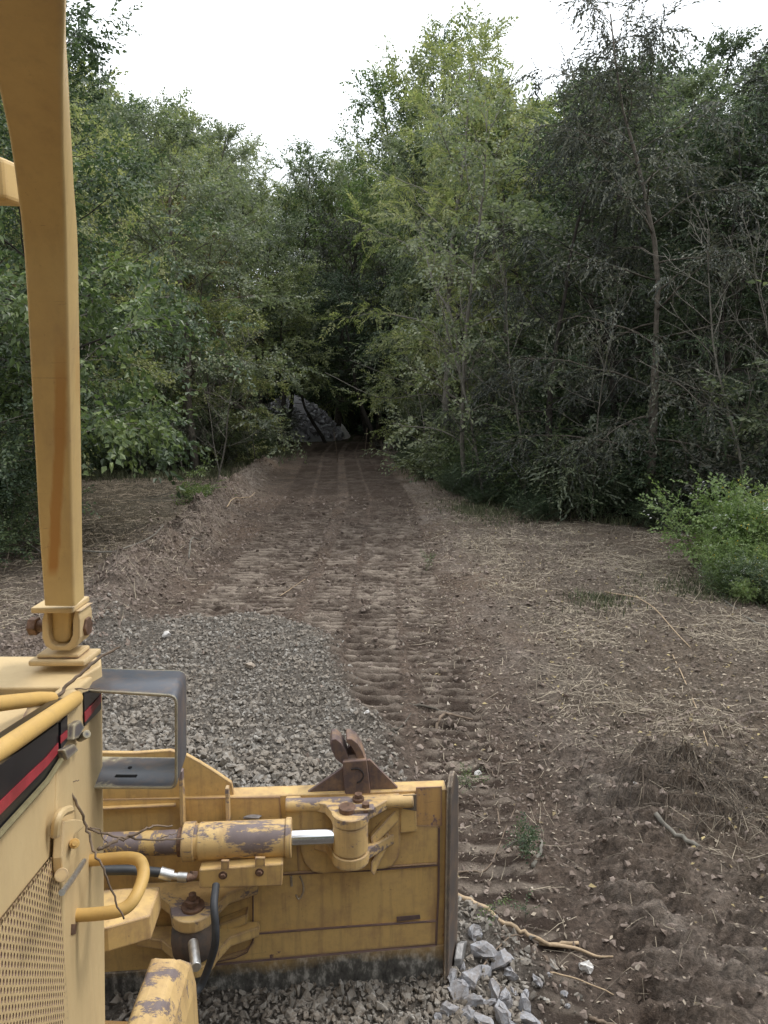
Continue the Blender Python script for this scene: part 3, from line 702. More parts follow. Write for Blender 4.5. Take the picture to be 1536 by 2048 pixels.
for k in range(26):      # low woodland closing the view behind the heap
    x = -9 + 13 * (k % 13) / 12 + rg.normal(0, .3); y = 56 + 3.5 * (k // 13) + rg.normal(0, .4)
    place_tree(rg.choice(['low', 'oak']), x, y, rg.uniform(7, 10), rg.uniform(0, 6), L_DARK, BARK_D, 'dark low tree closing the view behind the gravel heap', 'low trees behind the gravel heap', wide=1.5)
for k in range(34):      # woodland farther out on both sides
    sd_ = -1 if k % 3 else 1; y = rg.uniform(7, 30); x = sd_ * (13.5 + rg.uniform(0, 7) + .15 * y)
    place_tree(rg.choice(['oak', 'elm', 'low']), x, y, rg.uniform(7, 10), rg.uniform(0, 6), [L_MID, L_DARK, L_PALE][k % 3], BARK_D, 'outer woodland tree at the far %s of the clearing' % ('left' if sd_ < 0 else 'right'), 'outer woodland on the %s' % ('left' if sd_ < 0 else 'right'), wide=1.4)
for k in range(30):      # the clearing is ringed by woodland behind the viewer too
    a = math.radians(100 + 160 * k / 29 + 0) ; x = 15 * math.cos(a + math.pi * .5) ; a2 = math.radians(185 + 170 * k / 29); R_ = 13 + 3 * rg.random()
    x, y = R_ * math.cos(a2), R_ * math.sin(a2) - 1
    place_tree(rg.choice(['oak', 'elm', 'low']), x, y, rg.uniform(8, 12), rg.uniform(0, 6), L_MID, BARK_D, 'woodland tree standing behind the bulldozer, outside the photo', 'woodland behind the bulldozer', wide=1.5)
# shrubs of the forest edge
bs = []
for tries in range(4000):
    y = 13.5 + 30 * rg.random() ** 1.3; side = rg.random() < .6
    e_ = right_edge(y) if side else left_edge(y)
    x = e_ + (1 if side else -1) * rg.uniform(.15, 3.2)
    if abs(x) > .6 * y + 1: continue
    if any((x - a) ** 2 + (y - b) ** 2 < .55 for a, b in bs): continue
    bs.append((x, y))
    H = rg.uniform(.8, 2.3); lm = [L_DARK, L_DUSK, L_MID, L_DARK, L_PALE][rg.integers(0, 5)]
    place_bush(rg.choice(['dense', 'small', 'loose']), x, y, H, rg.uniform(0, 6.28), lm,
               'shrub with %s in the undergrowth at the %s forest edge' % (COLW[lm.name], 'right' if side else 'left'),
               '%s undergrowth shrubs %s' % (COLW[lm.name], 'right' if side else 'left'), wide=rg.uniform(.9, 1.4))
    if len(bs) >= 120: break
# left clearing bushes behind the post
for (x, y, H, k, lm, lb) in ((-6.1, 11.6, 1.25, 'small', L_MID, 'low green bush with pale flowers left of the yellow post'),
                            (-7.2, 12.6, 1.9, 'dense', L_DARK, 'taller dark bush behind the flowering left bush'),
                            (-5.9, 10.3, .8, 'dense', L_MID, 'small broadleaf bush at the lower left behind the post')):
    place_bush(k, x, y, H, 1.0, lm, lb, name='left_bush', wide=1.3, cat='bush')
# flowering bush on the right
gold = grow_bush(41, 1.35, 30, 'broad', 24, .95, .72, .006, 5)
for (x, y, H, r_, lb) in ((5.0, 11.0, 1.25, 0, 'large weed bush with yellow and white flower heads at the right edge'),
                         (5.8, 10.3, 1.15, 2, 'flowering weed bush partly cut off by the right picture edge'),
                         (4.75, 10.1, .62, 4, 'short green weed clump at the foot of the flowering bush'),
                         (6.1, 11.9, 1.1, 5, 'flowering weed bush standing behind the large yellow-flowered one')):
    place_bush(None, x, y, H, r_, L_BUSH, lb, name='flowering_weed_bush', wide=1.05, cat='bush', tmpl=gold)

for q in range(16):
    x = rg.uniform(4.5, 6.0); y = rg.uniform(9.2, 10.3)
    place_bush(None, x, y, rg.uniform(.22, .55), rg.uniform(0, 6), [L_MID, L_BUSH, L_BRIGHT][q % 3], 'small weed tuft around the foot of the flowering bush', 'weed tufts by the flowering bush', name='weed_tuft', cat='weed', tmpl=gold)
for q in range(26):
    y = rg.uniform(14.5, 30); x = right_edge(y) - rg.uniform(-.2, .7)
    place_bush('small', x, y, rg.uniform(.25, .7), rg.uniform(0, 6), [L_DARK, L_MID, L_PALE][q % 3], 'low ragged weed growing out from the right forest edge', 'low weeds at the right forest edge', name='edge_weed', cat='weed', wide=1.5)
# far heaps beyond the track
rk_rg = np.random.default_rng(5)
def rock_templates(n, k, seed, flat=.75):
    rg_ = np.random.default_rng(seed); out = []
    for i in range(n):
        bm = bmesh.new()
        pts = nrm(rg_.normal(0, 1, (k, 3))) * rg_.uniform(.75, 1.05, (k, 1)) * np.array((1, rg_.uniform(.65, 1), rg_.uniform(.45, flat)))
        for p_ in pts: bm.verts.new(p_)
        bmesh.ops.convex_hull(bm, input=bm.verts)
        for v in [v for v in bm.verts if not v.link_faces]: bm.verts.remove(v)
        bm.verts.index_update(); bm.verts.ensure_lookup_table()
        out.append((np.array([v.co[:] for v in bm.verts]), np.array([[v.index for v in f.verts] for f in bm.faces]))); bm.free()
    return out
RT = rock_templates(14, 10, 8); RTB = rock_templates(10, 22, 9, .85)
def rand_rot(rg_, n):
    q = rg_.normal(0, 1, (n, 4)); q /= np.linalg.norm(q, axis=1, keepdims=True); w, x, y, z = q.T
    return np.stack([1 - 2 * (y * y + z * z), 2 * (x * y - z * w), 2 * (x * z + y * w), 2 * (x * y + z * w), 1 - 2 * (x * x + z * z), 2 * (y * z - x * w), 2 * (x * z - y * w), 2 * (y * z + x * w), 1 - 2 * (x * x + y * y)], -1).reshape(n, 3, 3)
def scatter_rocks(buf, P, S, rg_, T=None):
    T = T or RT; ch = rg_.integers(0, len(T), len(P))
    for k, (V, F) in enumerate(T):
        q = ch == k; n = q.sum()
        if not n: continue
        Rm = rand_rot(rg_, n); VV = P[q][:, None] + S[q][:, None, None] * np.einsum('nij,kj->nki', Rm, V)
        buf.add(VV.reshape(-1, 3), [(F[None] + (np.arange(n) * len(V))[:, None, None]).reshape(-1, 3)])

def heap(name, cx, cy, rx, ry, h, m, label, seed, n=500, rs=.16):
    e = empty(name, (cx, cy, 0)); b = Buf(); a = np.linspace(0, 1, 15); th = np.linspace(0, 2 * np.pi, 41)[:-1]
    A, TH = np.meshgrid(a, th, indexing='ij'); x = rx * A * np.cos(TH); y = ry * A * np.sin(TH)
    z = h * (1 - A ** 1.7) * (1 + .35 * fbm(x + seed, y, 1.2, 3, seed)) - .3 * (A > .95)
    i = np.arange(14)[:, None] * 40; j = np.arange(40)[None, :]
    b.add(np.stack([x, y, z], -1).reshape(-1, 3), [np.stack([i + j, i + 40 + j, i + 40 + (j + 1) % 40, i + (j + 1) % 40], -1).reshape(-1, 4)])
    b.build('heap_body', m, e, True)
    rr = np.sqrt(rk_rg.random(n)) * .98; t = rk_rg.uniform(0, 6.28, n); x = rx * rr * np.cos(t); y = ry * rr * np.sin(t); z = h * (1 - rr ** 1.7)
    s = Buf(); scatter_rocks(s, np.stack([x, y, z], -1), rk_rg.uniform(.3, 1, n) * rs, rk_rg); s.build('heap_stones', m, e, kind='stuff')
    tag(e, label, 'gravel heap'); return e
ROCK_F = rock_mat('far_pale_gravel', (.20, .20, .22), (.60, .60, .64), .5)
heap('gravel_heap', -5.75, 47.0, 3.3, 3.2, 2.5, ROCK_F, 'grey gravel heap at the dark far end of the track', 3, 1300, .34)
heap('white_patch_heap', -7.9, 49.5, 1.3, 1.2, 1.0, ROCK_W, 'small white patch left of the grey gravel heap', 5, 150, .1)  # white mound put in to stand for a bright patch
heap('white_patch_heap', -3.0, 47.6, .9, 1.0, 1.0, ROCK_W, 'small white patch right of the grey gravel heap', 6, 150, .1)  # second white mound, likewise standing for a bright patch

# ------------------------------------------------------------------ gravel and stones
rg = np.random.default_rng(21)
def rand_in(n, x0, x1, y0, y1, f):
    out = []
    tot = 0
    while tot < n:
        x = rg.uniform(x0, x1, n * 2); y = rg.uniform(y0, y1, n * 2); q = rg.random(n * 2) < f(x, y); out.append(np.stack([x[q], y[q]], -1)); tot += q.sum()
    return np.concatenate(out)[:n]
N = 21000
XY = rand_in(N, -3.7, .95, 2.2, 9.7, lambda x, y: masks(x, y)[0] * np.where(x < -2.2 - .02 * y, .5, 1) * np.clip(1.25 - y * .07, .5, 1) * np.where((x < -.95) & (y < 4.0) | (y < 2.9) & (x < -.5), .12, 1))
zz = height(XY[:, 0], XY[:, 1])
S = .010 + .026 * rg.random(N) ** 3.2; S *= np.interp(XY[:, 1], [2.5, 4.8, 6, 9], [1.1, 1.35, 1.05, .95]) * np.interp(XY[:, 0], [-2, 0], [1.15, .85])
b = Buf(); scatter_rocks(b, np.stack([XY[:, 0], XY[:, 1], zz + S * .25], -1), S, rg)
o = b.build('gravel_layer', ROCK, kind='stuff'); tag(o, 'spread grey crushed gravel in front of the blade', 'gravel')
N = 2600; XY = rand_in(N, -1.1, .62, 2.45, 2.97, lambda x, y: np.full_like(x, .9)); S = .009 + .020 * rg.random(N) ** 2.2
b = Buf(); scatter_rocks(b, np.stack([XY[:, 0], XY[:, 1], height(XY[:, 0], XY[:, 1]) + S * .35], -1), S, rg)
o = b.build('blade_foot_gravel', ROCK, kind='stuff'); tag(o, 'grey gravel packed along the foot of the blade', 'gravel')
# soil crumbs and pebbles
def crumb_f(x, y):
    g, tr, fo, st = masks(x, y); bm_ = np.exp(-((x - xL(y) + .5) / .5) ** 2) * (y > 7)
    lo = (y < 6) & (x > .2)
    return np.clip((.16 + .8 * bm_ + .45 * lo) * (1 - .9 * g) * np.clip(1.3 - y / 22, .1, 1), 0, 1)
N = 17000; XY = rand_in(N, -5.2, 3.6, 2.3, 20, crumb_f); S = .006 + .030 * rg.random(N) ** 2.6; S *= np.interp(XY[:, 1], [2, 8, 20], [.75, 1.3, 1.8])
b = Buf(); scatter_rocks(b, np.stack([XY[:, 0], XY[:, 1], height(XY[:, 0], XY[:, 1]) + S * .2], -1), S, rg)
o = b.build('soil_crumbs', CLOD, kind='stuff'); tag(o, 'loose brown soil crumbs over the bulldozed ground', 'soil crumbs')
N = 1900
XY = rand_in(N, -1, 4.5, 2.4, 14, lambda x, y: np.clip(np.exp(-((x - np.interp(y, [2.5, 4, 8, 14], [.95, .75, .75, .9])) / np.interp(y, [2.5, 6, 14], [.55, .45, .5])) ** 2) + .10, 0, 1) * (1 - .8 * masks(x, y)[0]))
S = .005 + .022 * rg.random(N) ** 3.2
b = Buf(); scatter_rocks(b, np.stack([XY[:, 0], XY[:, 1], height(XY[:, 0], XY[:, 1]) + S * .3], -1), S, rg)
o = b.build('scattered_pebbles', PEB, kind='stuff'); tag(o, 'pale pebbles scattered along the right side of the track', 'pebbles')

# individual rocks: (u, v, size in m)
def lone_rock(u, v, s, m, label, group=None, name='rock', T=None, flat=1.0):
    x, y, _ = Gz(u, v, .06 if u < 1080 else .0); z = hz(x, y)
    V, F = (T or RTB)[rg.integers(0, 10)]
    Rm = rand_rot(rg, 1)[0]; W = ((V * rg.uniform(.65, 1.25, 3)) @ Rm.T) * s * np.array((1, 1, flat))
    bm = bmesh.new(); vs = [bm.verts.new(p) for p in W]
    for f in F: bm.faces.new([vs[i] for i in f])
    bmesh.ops.recalc_face_normals(bm, faces=bm.faces)
    bmesh.ops.subdivide_edges(bm, edges=bm.edges, cuts=1, use_grid_fill=True)
    for v_ in bm.verts: v_.co += Vector(rg.normal(0, s * .06, 3))
    me = bpy.data.meshes.new(name); bm.to_mesh(me); bm.free(); me.materials.append(m)
    o = link(name, me); o.location = (x, y, z + s * .22 * flat); tag(o, label, 'rock', group); return o
gr = 'light grey rocks heaped at the blade corner'
for (u, v, s) in [(948, 1885, .055), (965, 1925, .060), (968, 1950, .048), (1000, 1935, .062), (1022, 1952, .05), (940, 1975, .065), (985, 1985, .06), (1010, 1998, .055),
                  (1045, 2000, .06), (1058, 2025, .055), (950, 2010, .05), (920, 2000, .05), (1000, 2030, .058), (965, 2040, .055), (930, 2035, .05), (900, 2030, .045), (1030, 2042, .045),
                  (1078, 2038, .03), (925, 1950, .035), (1025, 1975, .04), (905, 1975, .04), (880, 2040, .04), (975, 2010, .045), (1052, 1978, .035)]:
    lone_rock(u, v, s, ROCK_B, 'light grey jagged rock in the heap at the blade corner', gr)
for (u, v, s, m, lb) in [(1172, 1905, .040, ROCK_W, 'square pale stone lying alone on bare soil'), (1075, 1950, .036, ROCK_B, 'grey stone just right of the rock heap at the blade'),
                         (1098, 1948, .02, ROCK_B, 'tiny grey stone right of the heap, beside a bigger grey stone'), (1130, 1975, .028, ROCK_B, 'small bluish stone below the long pale root'),
                         (1135, 1997, .018, ROCK_B, 'smallest stone below the bluish stone'), (1280, 1915, .05, CLOD, 'flat brown clod beside the deep track prints'),
                         (1270, 1590, .028, ROCK_W, 'white stone in front of the torn sod mound'), (735, 1425, .045, ROCK_W, 'white crumpled lump at the gravel edge above the blade hook'),
                         (957, 1505, .03, ROCK_W, 'pale narrow stone right of the lifting hook'), (780, 1505, .05, ROCK, 'grey brown stone at the gravel edge near the hook'),
                         (900, 1420, .055, CLOD, 'round brown stone under the bent dead branch'), (925, 1432, .06, CLOD, 'dark clod right of the round brown stone'),
                         (500, 1322, .07, PEB, 'tan angular stone on the gravel'), (333, 1268, .055, ROCK_W, 'white round stone on the far gravel'), (733, 1350, .06, ROCK, 'grey flat stone at the far gravel edge'),
                         (700, 1310, .05, ROCK, 'grey pointed stone on the rim of the gravel'), (455, 1530, .07, ROCK, 'big light rock against the blade top'), (480, 1545, .055, ROCK, 'second light rock against the blade top, next to the biggest'),
                         (510, 1635, .05, ROCK_B, 'lump of grey rock stuck on the blade')][:-1]:
    lone_rock(u, v, s, m, lb)

# ------------------------------------------------------------------ straw, grass, litter
def strands(N, XY, L, w, rg_, up=.12, stand=0.0):
    """thin bent three-sided stalks lying on the ground"""
    a = rg_.uniform(0, 6.28, N); d = np.stack([np.cos(a), np.sin(a), rg_.normal(0, up, N)], -1)
    st = rg_.random(N) < stand; d[st, 2] = rg_.uniform(.8, 2.5, st.sum()); d = nrm(d)
    p0 = np.stack([XY[:, 0], XY[:, 1], height(XY[:, 0], XY[:, 1]) + .004 + w * .6 + rg_.uniform(0, .012, N)], -1)
    mid = p0 + d * (L * .5)[:, None] + rg_.normal(0, .03, (N, 3)) * L[:, None]; e = p0 + d * L[:, None] + rg_.normal(0, .03, (N, 3)) * L[:, None]
    flatm = ~st
    for q in (mid, e):
        q[flatm, 2] = height(q[flatm, 0], q[flatm, 1]) + .006 + np.abs(rg_.normal(0, .012, flatm.sum()))
    side = nrm(np.cross(d, (0, 0, 1.0)) + 1e-6); upv = np.cross(side, d)
    r = w[:, None] * .5
    V = np.stack([p0 - side * r, p0 + side * r, p0 + upv * r, mid - side * r, mid + side * r, mid + upv * r * 1.2, e], 1)
    F3 = np.array([[3, 5, 6], [5, 4, 6], [4, 3, 6]]); F4 = np.array([[0, 2, 5, 3], [2, 1, 4, 5]])
    off = (np.arange(N) * 7)[:, None, None]
    return V.reshape(-1, 3), [(F3[None] + off).reshape(-1, 3), (F4[None] + off).reshape(-1, 4)]
N = 30000
def straw_f(x, y):
    g, tr, fo, st = masks(x, y); return np.clip(st * (.42 + 1.9 * fbm(x, y, .6, 3, 88)) + .07 * (x > .3) * (1 - g), 0, 1) * np.clip(1.4 - y / 16, .2, 1)
XY = rand_in(N, -7.5, 7, 2.6, 21, straw_f)
b = Buf(); V, F = strands(N, XY, .04 + .26 * rg.random(N) ** 2.2, rg.uniform(.0022, .005, N) * np.interp(XY[:, 1], [3, 8, 18], [.8, 1.2, 1.9]), rg, .15, .06); b.add(V, F)
tag(b.build('dry_straw', STRAW, kind='stuff'), 'dry straw and mown stalks strewn over the clearing', 'straw')
N = 2600; XY = rand_in(N, -3.2, 1.6, 6.5, 22, lambda x, y: masks(x, y)[1] * .5 + .1)
b = Buf(); V, F = strands(N, XY, .03 + .14 * rg.random(N) ** 2, rg.uniform(.003, .006, N), rg, .1); b.add(V, F)
tag(b.build('trail_twig_litter', TWIG, kind='stuff'), 'fine dead twigs pressed into the track', 'twig litter')
N = 1900; XY = np.stack([rg.normal(2.12, .36, N), rg.normal(4.62, .24, N)], -1)
b = Buf(); V, F = strands(N, XY, rg.uniform(.06, .3, N), rg.uniform(.002, .0048, N), rg, .4, .08); b.add(V, F)
tag(b.build('torn_sod_roots', straw_mat('torn_root_dark', (.022, .016, .012), (.20, .155, .115)), kind='stuff'), 'dark mat of torn roots and stalks on the sod mound', 'roots')
# berm roots
N = 1300; yy = rg.uniform(8, 24, N); XY = np.stack([xL(yy) - .55 + rg.normal(0, .4, N), yy], -1)
b = Buf(); V, F = strands(N, XY, rg.uniform(.08, .35, N), rg.uniform(.004, .008, N), rg, .25, .1); b.add(V, F)
tag(b.build('bank_root_litter', STRAW, kind='stuff'), 'roots and stalks sticking out of the pushed soil bank', 'roots')
# chips of bark, stalk and crumbled leaf
N = 42000
XY = rand_in(N, -6, 5.5, 2.4, 17, lambda x, y: np.clip((.25 + .6 * masks(x, y)[3] + .25 * (x > .3)) * (1 - .85 * masks(x, y)[0]) * np.clip(1.5 - y / 11, .12, 1) * (.75 + .9 * fbm(x, y, .5, 3, 96)), 0, 1)); z = height(XY[:, 0], XY[:, 1])
a = rg.uniform(0, 6.28, N); L = (.008 + .035 * rg.random(N) ** 2.2) * np.interp(XY[:, 1], [3, 14], [.8, 2.2]); w = L * rg.uniform(.12, .5, N)
d = np.stack([np.cos(a), np.sin(a), rg.normal(0, .25, N)], -1) * L[:, None]; q = np.stack([-np.sin(a), np.cos(a), rg.normal(0, .4, N)], -1) * w[:, None]; p = np.stack([XY[:, 0], XY[:, 1], z + .008], -1)
b = Buf(); b.add(np.stack([p - d * .5 - q * .3, p + q * .5, p + d * .5 + q * .2, p - q * .5], 1).reshape(-1, 3), [(np.array([[0, 3, 2, 1]])[None] + (np.arange(N) * 4)[:, None, None]).reshape(-1, 4)])
tag(b.build('debris_chips', straw_mat('debris_chip', (.045, .032, .024), (.40, .33, .25)), kind='stuff'), 'small chips of bark and crumbled stalks over the ground', 'debris')
# clods on the pushed up bank
N = 3800; yy = 7.6 + 20 * rg.random(N) ** 1.3; xx = xL(yy) - .5 + rg.normal(0, .36, N); S = .010 + .045 * rg.random(N) ** 2.6
b = Buf(); scatter_rocks(b, np.stack([xx, yy, height(xx, yy) + S * .2], -1), S, rg)
tag(b.build('bank_clods', CLOD, kind='stuff'), 'lumps of soil along the pushed up bank left of the track', 'soil clods')
N = 7000; XY = rand_in(N, -11, -4.2, 9, 24.5, lambda x, y: np.clip(.35 + 1.8 * fbm(x, y, 1.1, 3, 120) + .8 * np.exp(-((y - 22.5) / 1.5) ** 2), 0, 1) * (x > left_edge(y)))
b = Buf(); V, F = strands(N, XY, .06 + .4 * rg.random(N) ** 2, rg.uniform(.005, .011, N), rg, .2, .05); b.add(V, F)
tag(b.build('left_clearing_brush', straw_mat('brush_litter', (.035, .025, .018), (.46, .37, .27)), kind='stuff'), 'broken stalks and dry grass over the left clearing', 'debris')
# leaf litter
N = 3600; XY = rand_in(N, -7, 6.5, 2.5, 19, lambda x, y: np.clip(masks(x, y)[3] + .22 * (x > .3) - masks(x, y)[0], 0, 1)); z = height(XY[:, 0], XY[:, 1])
V0 = np.array(leaf(np.zeros(3), np.array((1., 0, 0)), np.array((0, 0, 1.)), 1, .55, .1)); a = rg.uniform(0, 6.28, N); s = rg.uniform(.015, .05, N)
Rm = np.stack([np.cos(a), -np.sin(a), np.sin(a), np.cos(a)], -1).reshape(N, 2, 2); tl = rg.normal(0, .3, (N, 2))
Q = np.einsum('nij,kj->nki', Rm, V0[:, :2]); Zq = V0[None, :, 2] + (Q * tl[:, None]).sum(-1)
VV = np.concatenate([XY[:, None] + Q * s[:, None, None], (z[:, None] + .014 + Zq * s[:, None])[..., None]], -1)
b = Buf(); b.add(VV.reshape(-1, 3), [(LF[None] + (np.arange(N) * 4)[:, None, None]).reshape(-1, 3)])
tag(b.build('leaf_litter', LITTER, kind='stuff'), 'fallen tan and yellow leaves on the ground', 'leaf litter')
# grass
def grass(N, f, box, hh, name, label, m=GRASS):
    XY = rand_in(N, *box, f); z = height(XY[:, 0], XY[:, 1]); a = rg.uniform(0, 6.28, N); h = hh * rg.uniform(.4, 1.2, N); w = .0035 + .004 * rg.random(N) * np.interp(XY[:, 1], [5, 20], [1, 2.5])
    p = np.stack([XY[:, 0], XY[:, 1], z - .01], -1); s_ = np.stack([np.cos(a), np.sin(a), a * 0], -1) * w[:, None]; bend = np.stack([rg.normal(0, .35, N), rg.normal(0, .35, N), np.ones(N)], -1) * h[:, None]
    V = np.stack([p - s_, p + s_, p + bend * .55 * np.array((.5, .5, 1)) + s_ * .7, p + bend * .55 * np.array((.5, .5, 1)) - s_ * .7, p + bend], 1)
    off = (np.arange(N) * 5)[:, None, None]; b = Buf(); b.add(V.reshape(-1, 3), [(np.array([[0, 1, 2, 3]])[None] + off).reshape(-1, 4), (np.array([[3, 2, 4]])[None] + off).reshape(-1, 3)])
    tag(b.build(name, m, kind='stuff'), label, 'grass')
grass(6500, lambda x, y: np.clip(np.exp(-((x - right_edge(y) + .0) / .6) ** 2) * (.35 + 2.2 * fbm(x, y, .8, 3, 91)), 0, 1) * (y > 12), (.4, 9, 12, 34), .20, 'forest_edge_grass', 'dark grass along the right forest edge')
grass(11000, lambda x, y: np.clip(np.exp(-((y - 24.3) / .9) ** 2) * (x < -4.8) + np.exp(-((x - left_edge(y)) / .6) ** 2) * (y > 9), 0, 1), (-13, -4, 9, 36), .26, 'left_edge_grass', 'grass along the edge of the left clearing')
grass(5200, lambda x, y: np.clip(np.exp(-(((x - 2.7) / .28) ** 2 + ((y - 9.2) / .38) ** 2)) + .9 * np.exp(-(((x - 2.2) / .5) ** 2 + ((y - 17.0) / 1.2) ** 2)) + .8 * np.exp(-(((x - 4.6) / .7) ** 2 + ((y - 9.9) / .5) ** 2)), 0, 1), (0, 6.5, 7.5, 20), .11, 'grass_patch', 'small green grass patches in the right clearing')

# ------------------------------------------------------------------ sticks, roots, cut brush
def gpt(u, v, dz=.0):
    x, y, _ = Gz(u, v, 0.02); return np.array((x, y, hz(x, y) + dz))
def stick(px, r0, r1, m, label, cat='stick', name='dead_stick', dz=None, side=()):
    pts = [gpt(u, v, (r0 * 1.2 if dz is None else dz[i])) for i, (u, v) in enumerate(px)]
    Pp = smooth_path(pts, 5); Pp += np.random.default_rng(len(px) + int(px[0][0])).normal(0, r0 * .35, Pp.shape)
    b = Buf(); tube(b, Pp, np.linspace(r0, r1, len(Pp)), 7)
    for sp_ in side:
        q = smooth_path([gpt(u, v, r0) for u, v in sp_], 4); tube(b, q, np.linspace(r1 * 1.2, r1 * .5, len(q)), 5)
    o = b.build(name, m, None, True); tag(o, label, cat); return o
stick([(912, 1797), (960, 1808), (1010, 1830), (1060, 1845), (1110, 1852), (1160, 1855)], .014, .009, ROOT, 'long pale root lying right of the blade', 'root', 'long_root', side=[[(1080, 1848), (1150, 1862), (1195, 1876), (1228, 1883)]])
stick([(1310, 1632), (1345, 1652), (1400, 1683)], .016, .013, BARK_P, 'stout broken branch below the torn sod mound', name='broken_branch')
stick([(800, 1386), (850, 1393), (905, 1403)], .012, .009, BARK, 'straight grey stick above the lifting hook')
stick([(870, 1437), (885, 1420), (905, 1415), (945, 1422)], .014, .008, TWIG, 'bent dead branch on the right of the gravel', dz=[0, .06, .06, .03])
stick([(780, 1457), (800, 1440), (822, 1412)], .011, .006, BARK, 'short stick on the gravel edge')
stick([(1065, 1705), (1080, 1680), (1085, 1655)], .013, .008, BARK_P, 'short knobbly stick beside the small green sprig')
stick([(905, 1715), (940, 1705), (975, 1700), (1010, 1640), (1030, 1600)], .006, .003, TWIG, 'thin curved twig right of the blade end plate')
stick([(1180, 2000), (1230, 2005), (1290, 2012)], .010, .006, TWIG, 'dark twig at the bottom among soil prints')
stick([(940, 1995), (1010, 1900), (1050, 1840)], .005, .003, TWIG, 'thin twig pointing up from the rock heap')
stick([(1100, 1935), (1150, 1925), (1230, 1945)], .004, .003, ROOT, 'hair-thin pale root beside the square pale stone')
stick([(1000, 1630), (990, 1560), (985, 1500)], .005, .003, TWIG, 'thin twig crossing the pebbly strip')
stick([(1345, 1310), (1390, 1400), (1415, 1500)], .006, .004, ROOT, 'long straight stalk lying in the right clearing')
stick([(1210, 1180), (1290, 1220), (1380, 1300)], .009, .005, ROOT, 'long pale stalk arching over the mown clearing', dz=[.02, .10, .02])
stick([(1440, 1190), (1500, 1235), (1536, 1260), (1600, 1290)], .012, .009, BARK_P, 'stick at the right picture edge below the bush')
stick([(560, 1150 + 30), (580, 1170), (610, 1165)], .006, .004, ROOT, 'small twig standing in the middle of the track', dz=[.02, .08, .14])
stick([(455, 1045), (470, 1030), (500, 1020), (510, 1005)], .014, .008, ROOT, 'curved root on the pushed soil bank', 'root', 'bank_root', dz=[.3, .34, .36, .3])
stick([(378, 1130), (385, 1110), (400, 1100)], .014, .01, BARK_P, 'stub of root at the foot of the soil bank', 'root', 'root_stub', dz=[.12, .2, .16])
stick([(165, 1135), (230, 1142), (300, 1128), (330, 1120)], .014, .008, BARK_P, 'grey branch lying on the bank behind the post', dz=[.25, .28, .3, .25])
stick([(0, 1085), (60, 1110), (130, 1150)], .02, .012, BARK_P, 'pale fallen branch left of the yellow post', dz=[.3, .2, .1])
stick([(880, 880 + 60), (960, 960), (985, 1000)], .012, .006, BARK_P, 'pale stem leaning at the right forest edge', dz=[.9, .4, 0])
# survey-like stakes at the end of the track
for (u, v, lb) in ((675, 918, 'thin stake on the left at the far end of the track'), (727, 915, 'thin stake on the right at the far end of the track')):
    p = gpt(u, v); b = Buf(); tube(b, [p, p + np.array((-.06 if u < 700 else .1, 0, .7)), p + np.array((-.16 if u < 700 else .16, 0, 1.4))], [.014, .012, .008], 6)
    tag(b.build('wooden_stake', TWIG, None, True), lb, 'stake')
# cut green sprigs lying on the ground
def sprig(u, v, k, R, m, label, seed, stems=7, stem_dir=(-1, 0), sl=.6, kind='broad', lift=.0, ssc=.9):
    rg_ = np.random.default_rng(seed); c = gpt(u, v, lift + .03); e = empty('cut_green_brush', tuple(c)); w = Buf(); l = Buf(); P = []; Dn = []
    for i in range(stems):
        a = math.atan2(stem_dir[1], stem_dir[0]) + rg_.normal(0, .35); s0 = np.array((math.cos(a), math.sin(a), 0)) * sl * rg_.uniform(.7, 1.2); s0[2] = .03
        q, r = branch(rg_, s0, -s0 + np.array((0, 0, .12)), np.linalg.norm(s0) + R, .006 if sl > .3 else .004, .003, 5, .12); q[:, 2] = np.maximum(q[:, 2], .01); tube(w, q, r, 5)
        for j in range(k):
            p, d = at_t(q, rg_.uniform(.55, 1)); P.append(p + rg_.normal(0, R * .3, 3) * np.array((1, 1, .5)) + np.array((0, 0, R * .2))); Dn.append(d + rg_.normal(0, .8, 3))
    P = np.array(P); P[:, 2] = np.maximum(P[:, 2], .02)
    bake_sprays(l, kind, P, np.array(Dn), rg_.uniform(.6, 1, len(P)) * ssc, rg_)
    w.build('stem', BARK_P, e, True); o = l.build('foliage', m, e); o['kind'] = 'stuff'; tag(e, label, 'cut brush'); return e
sprig(385, 1010, 26, .45, L_BRIGHT, 'heap of cut green brush with pale stems on the left clearing', 3, 9, (-1, -.1), 1.3, 'broad', .05, .85)
sprig(1040, 1700, 9, .07, L_MID, 'small green sprig on bare soil right of the blade', 4, 6, (-.6, .8), .12, 'small', 0, .42)
sprig(985, 1890, 3, .02, L_BRIGHT, 'tiny bright green leaf tuft above the rock heap', 5, 2, (0, 1), .05, 'small', 0, .35)
sprig(1060, 1840, 3, .03, L_MID, 'few green leaves caught on the long pale root', 6, 2, (0, 1), .05, 'small', 0, .35)
sprig(860, 1130, 5, .08, L_MID, 'small green tuft on the right side of the track', 7, 3, (0, 1), .1, 'small', 0, .6)
sprig(935, 1580, 6, .06, L_MID, 'low weeds beside the top of the blade end plate', 8, 4, (0, 1), .1, 'weed', 0, .4)

